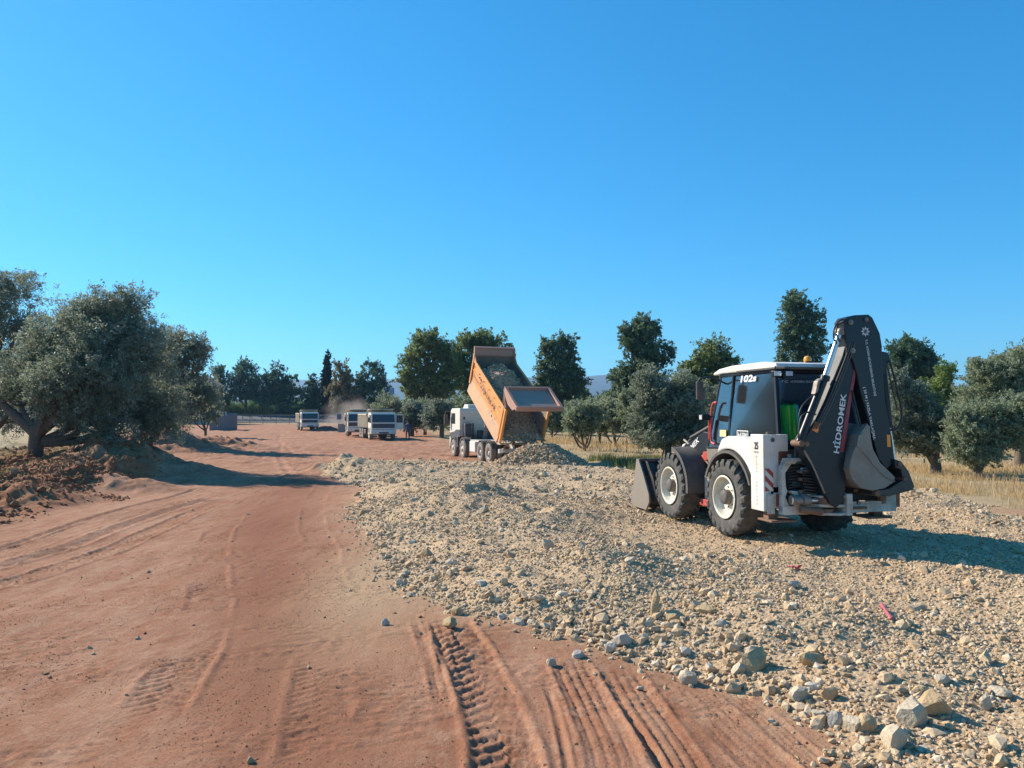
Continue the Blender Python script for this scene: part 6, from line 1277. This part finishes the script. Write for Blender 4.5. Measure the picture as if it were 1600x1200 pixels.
LEAF['dry'] = leaf_mat('dry grass blades', (.42, .28, .13), (.74, .54, .29), .4)
LEAF['green'] = leaf_mat('weed blades', (.10, .13, .04), (.24, .25, .09), .35)
fld = lambda x, y: sstep(.6, 2.0, right_d(x, y)) * (gdist(x, y) < -.4)
blades('dry_grass', 190000, (8, 30), (14, 36), lambda x, y: fov(x, y, 1.2) * fld(x, y) * (y < 36) * (sstep(.42, .62, fbm(x / 1.8, y / 1.8, 3, 130)) * .8 + .05) * np.where(y < 23, 1, .8), .07, .32, .012, 'dry', 'dry straw coloured grass in the field right of the backhoe', 'grass')
blades('dry_grass', 90000, (-12, 42), (36, 74), lambda x, y: fov(x, y, 1.2) * fld(x, y) * sstep(.45, .6, fbm(x / 4, y / 3, 3, 131)) * (np.exp(-((y - 62) / 8) ** 2) + .15), .2, .75, .045, 'dry', 'tall tawny grass along the far side of the olive grove', 'grass')
blades('dry_grass', 30000, (4, 9), (29, 42), lambda x, y: fld(x, y) * sstep(.4, .6, fbm(x / 1.5, y / 1.5, 3, 134)), .12, .45, .02, 'green', 'olive green weeds in front of the grove near the loader bucket', 'grass')
blades('weeds', 60000, (-32, -13), (20, 48), lambda x, y: fov(x, y, 1.2) * (left_d(x, y) > 3) * sstep(.45, .6, fbm(x / 2, y / 2, 3, 133)), .06, .22, .016, 'green', 'green and straw weeds behind the trunk of the big olive', 'grass')
blades('weeds', 50000, (-32, -12), (20, 55), lambda x, y: fov(x, y, 1.2) * (left_d(x, y) > 1.5) * sstep(.45, .62, fbm(x / 2, y / 2, 3, 135)), .05, .20, .016, 'dry', 'dry grass on the bank at the left', 'grass')
blades('reeds', 70000, (-80, -30), (182, 192), lambda x, y: 0 * x + 1, 1.6, 4.4, .14, 'reed', 'bright green reeds under the far row of pines', 'reeds', .2)
blades('reeds', 14000, (-44, -36), (181, 186), lambda x, y: 0 * x + .6, .9, 2.2, .12, 'reed', 'green reeds left of the cypress', 'reeds', .2)
LB_ = [(x, 0, 3.0 + 1.2 * math.sin(x * .7) + .9 * math.sin(x * .23), 6, 4, 3.0 + .9 * math.sin(x * 1.3)) for x in range(-90, 170, 6)]
V, Fc, t = leaves(LB_, 90000, .7, .8, 26, .42, 0, 7); V = V + np.array([0, 232, .9]); o = np_mesh('far_wood', V, Fc, LEAF['pine'], tint=t); tag(o, 'low dark line of distant woodland closing the view behind the trees', 'woodland', kind='stuff')
# ================================================================== FAR SIDE OF THE SITE
GREYP = mat('blue grey sheet metal', (.13, .155, .18), .55, dirt=.3, scale=1)
def atg(px, D): x = (px - 800) / F * D; return x, D, float(H(x, D)[0])
# sheet metal enclosure
x0, y0, z0 = atg(328, 108); x1, y1, z1 = atg(356, 108); z0 = min(z0, z1)
e = empty('metal_enclosure', ((x0 + x1) / 2, 108, z0)); tag(e, 'blue grey sheet metal enclosure on the left side of the far road', 'metal hut'); w2 = (x1 - x0) / 2
m = MB()
for k in range(16): xx = -w2 + 2 * w2 * k / 16; m.span((xx, -.03 - .05 * (k % 2), 0), (xx + 2 * w2 / 16 - .01, .03 - .05 * (k % 2), 2.15))
m.build('front_panel', GREYP, e)
for s in (-1, 1):
    m = MB()
    for k in range(18): m.span((s * (w2 + .04 * (k % 2)), .05 + k * .2, 0), (s * (w2 + .04 + .04 * (k % 2)), .24 + k * .2, 2.3))
    m.build('side_panel', GREYP, e)
m = MB(); m.span((-w2, 3.5, 0), (w2, 3.56, 2.5)); m.build('rear_panel', GREYP, e)
m = MB()
for k in range(6): m.span((-w2 + k * w2 * .36, -.02, 2.1), (-w2 + k * w2 * .36 + .06, .04, 2.65))
m.span((-w2, -.01, 2.6), (w2 * .9, .03, 2.66)); m.build('top_rail', M['lens'], e)
# highway on its embankment, with guard rail
V = []; xs = np.linspace(-170, -8, 60)
for x in xs:
    for y, z in ((160, .3), (163, 1.15), (175, 1.9), (178, 1.9)): V.append((x, y, z + .25 * math.sin(x * .05)))
Fq = [(4 * i + j, 4 * i + 4 + j, 4 * i + 5 + j, 4 * i + 1 + j) for i in range(59) for j in range(3)]
tag(np_mesh('highway', V, np.array(Fq), mat('grey asphalt', (.07, .075, .085), .9, dirt=.4, dirtcol=(.10, .10, .10), scale=.4, bump=.3)), kind='structure')
gr = empty('guard_rail', (-60, 162.6, 1.1)); tag(gr, 'low metal guard rail along the raised highway in the far left', 'guard rail')
m = MB(); m.span((-46, -.03, .55), (44, .03, .62)); m.span((-46, -.05, .66), (44, .02, .82)); m.build('rail', M['steel'], gr)
m = MB()
for k in range(46): m.span((-46 + k * 2, .0, -.4), (-45.88 + k * 2, .12, .75))
tag(m.build('post_row', M['steel'], gr), kind='stuff')
fe = empty('wire_fence', (-48, 150, 0)); tag(fe, 'thin post and wire fence along the foot of the highway embankment', 'fence')
zf = float(H(-48, 150)[0])
m = MB()
for k in range(24): m.cyl((-30 + k * 2.6, 0, -.3 + zf), (-30 + k * 2.6, 0, zf + 1.9), .05, n=6)
m.build('post_row', M['dgrey'], fe)
m = MB()
for k in range(5): m.cyl((-30, 0, zf + .3 + k * .38), (30, 0, zf + .3 + k * .38), .018, n=4)
m.build('wire', M['dgrey'], fe)
# billboard, sign, box, pole, house
x, y, z = at(604, 613, 215); zg = float(H(x, y)[0]); e = empty('billboard', (x, y, zg)); tag(e, 'blue billboard on posts above the trees, right of the round green tree', 'billboard')
m = MB(); m.span((-2.1, -.08, z - zg - 1.3), (2.2, .08, z - zg + 1.2)); m.build('panel', mat('blue board', (.10, .24, .36), .6, dirt=.5, dirtcol=(.3, .4, .48), scale=1.5), e)
m = MB()
for xx in (-1.6, -.5, .6, 1.7): m.span((xx - .07, .08, -.3), (xx + .07, .22, z - zg + 1.2))
for k in range(4): m.span((-2.1, -.12, z - zg - 1.3 + k * .82), (2.2, -.09, z - zg - 1.22 + k * .82))
m.build('frame', M['dgrey'], e)
x, y, z = at(530, 651, 118); zg = float(H(x, y)[0]); e = empty('notice_board', (x, y, zg)); tag(e, 'small white framed notice board beyond the trucks', 'sign')
m = MB(); h = z - zg; m.span((-.32, -.03, h - .45), (.32, .0, h + .45)); m.build('panel', GREYP, e)
m = MB(); m.span((-.36, -.05, h + .4), (.36, .0, h + .5)); m.span((-.36, -.05, h - .5), (.36, .0, h - .4)); m.span((-.4, -.05, h - .5), (-.32, 0, h + .5)); m.span((.32, -.05, h - .5), (.4, 0, h + .5)); m.span((-.04, 0, 0), (.04, .06, h)); m.build('frame', M['lens'], e)
x, y, z = at(534, 672, 100); zg = float(H(x, y)[0]); e = empty('concrete_block', (x, y, zg)); tag(e, 'grey concrete block beside the truck pair, under the notice board', 'block')
m = MB(); m.span((-.45, -.3, 0), (.45, .3, 1.15)); m.span((-.5, -.35, 0), (.5, .35, .12)); m.build('body', mat('concrete', (.27, .25, .22), .9, dirt=.5, scale=3, bump=.3), e, .03)
b = atg(903, 95); m = MB(); m.cyl((0, 0, -.3), (0, 0, 4.3), .07, .05, n=8); m.cyl((-.3, 0, 4.1), (.3, 0, 4.1), .03, n=6); o = m.build('utility_pole', mat('pole', (.35, .33, .30), .8)); o.location = b; tag(o, 'thin pale pole between the tall eucalyptus trees', 'pole')
x, y, z = at(306, 600, 150); zg = float(H(x, y)[0]); e = empty('house', (x - 1.5, y, zg)); tag(e, 'cream house with a brown pitched roof peeping out between the trees at the left', 'house')
ht = z - zg
m = MB(); m.span((-4.5, 0, 0), (3.4, 8, ht)); m.build('wall', mat('house wall', (.45, .40, .33), .85, dirt=.3), e)
m = MB(); m.prism([(-5.2, ht - .1), (-3.5, ht + 1.9), (.8, ht + 1.9), (4.2, ht - .2), (4.2, ht - .35), (-5.2, ht - .3)], fXZ, -.6, 8.6); m.build('roof', mat('roof tiles', (.30, .22, .18), .9, dirt=.4, scale=2, bump=.5), e)
m = MB(); m.span((2.0, -.03, ht - 2.0), (3.0, .0, ht - .5)); m.build('window', M['navy'], e)
m = MB(); m.span((-1.2, -.03, ht - 2.0), (.2, .0, ht - .5)); m.build('window', M['navy'], e)
# ================================================================== FAR HILLS
V = []; xs = np.linspace(-6000, 6000, 240)
def hz(x): return 120 + 190 * float(fbm(np.array([x / 2100 + 5.0]), np.array([.5]), 4, 140)[0]) - 90 * abs(x) / 6000
for x in xs:
    h = hz(x)
    for y, k in ((3300, -.02), (3600, .35), (4000, .75), (4500, 1.0), (5200, .6)): V.append((x, y, k * h * (1 + .15 * (float(vnoise(np.array([x / 300.]), np.array([y / 300.]), 3)[0]) - .5))))
Fq = [(5 * i + j, 5 * i + 5 + j, 5 * i + 6 + j, 5 * i + 1 + j) for i in range(239) for j in range(4)]
tag(np_mesh('hills', V, np.array(Fq), mat('hill scrub', (.045, .06, .05), .95, dirt=.5, dirtcol=(.08, .08, .06), scale=.003), smooth=True), kind='structure')
# ================================================================== AIR
def vol_box(name, a, b, dens, col, aniso, label, cat, noise=None):
    m = MB(); m.span(a, b); mt = bpy.data.materials.new(name); mt.use_nodes = True; n = mt.node_tree; n.nodes.remove(n.nodes['Principled BSDF'])
    v = n.nodes.new('ShaderNodeVolumePrincipled'); v.inputs['Color'].default_value = lin(col); v.inputs['Density'].default_value = dens; v.inputs['Anisotropy'].default_value = aniso
    n.links.new(v.outputs[0], n.nodes['Material Output'].inputs['Volume']); o = m.build(name, mt); tag(o, label, cat, kind='stuff'); return o, mt, v
vol_box('haze', (-6500, -80, -1.6), (6500, 5600, 250), HAZE, (.32, .62, 1.0), .3, 'thin blue haze filling the air out to the hills', 'haze')
# dust kicked up beyond the trucks
m = MB(); c = at(538, 640, 125); zg = float(H(c[0], c[1])[0])
b_ = bmesh.new(); bmesh.ops.create_icosphere(b_, subdivisions=3, radius=1); me = bpy.data.meshes.new('dust_cloud'); b_.to_mesh(me); b_.free()
o = bpy.data.objects.new('dust_cloud', me); COL.objects.link(o); o.location = (c[0], c[1] + 4, zg + 1.4); o.scale = (5.2, 7, 4.4)
tag(o, 'brown dust hanging in the air behind the cream trucks', 'dust', kind='stuff')
mt = bpy.data.materials.new('dust'); mt.use_nodes = True; n = mt.node_tree; n.nodes.remove(n.nodes['Principled BSDF']); v = n.nodes.new('ShaderNodeVolumePrincipled')
v.inputs['Color'].default_value = (.85, .68, .58, 1); tc = n.nodes.new('ShaderNodeTexCoord')
ln = n.nodes.new('ShaderNodeVectorMath'); ln.operation = 'LENGTH'; n.links.new(tc.outputs['Object'], ln.inputs[0])
mr = n.nodes.new('ShaderNodeMapRange'); mr.inputs['From Min'].default_value = 1; mr.inputs['From Max'].default_value = .2; mr.inputs['To Min'].default_value = 0; mr.inputs['To Max'].default_value = .34; n.links.new(ln.outputs['Value'], mr.inputs['Value'])
nz = n.nodes.new('ShaderNodeTexNoise'); nz.inputs['Scale'].default_value = 1.8; nz.inputs['Detail'].default_value = 4; n.links.new(tc.outputs['Object'], nz.inputs['Vector'])
r2 = n.nodes.new('ShaderNodeMapRange'); r2.inputs['From Min'].default_value = .4; r2.inputs['From Max'].default_value = .65; n.links.new(nz.outputs[0], r2.inputs['Value'])
mu = n.nodes.new('ShaderNodeMath'); mu.operation = 'MULTIPLY'; n.links.new(mr.outputs[0], mu.inputs[0]); n.links.new(r2.outputs[0], mu.inputs[1]); n.links.new(mu.outputs[0], v.inputs['Density']); n.links.new(v.outputs[0], n.nodes['Material Output'].inputs['Volume'])
me.materials.append(mt)
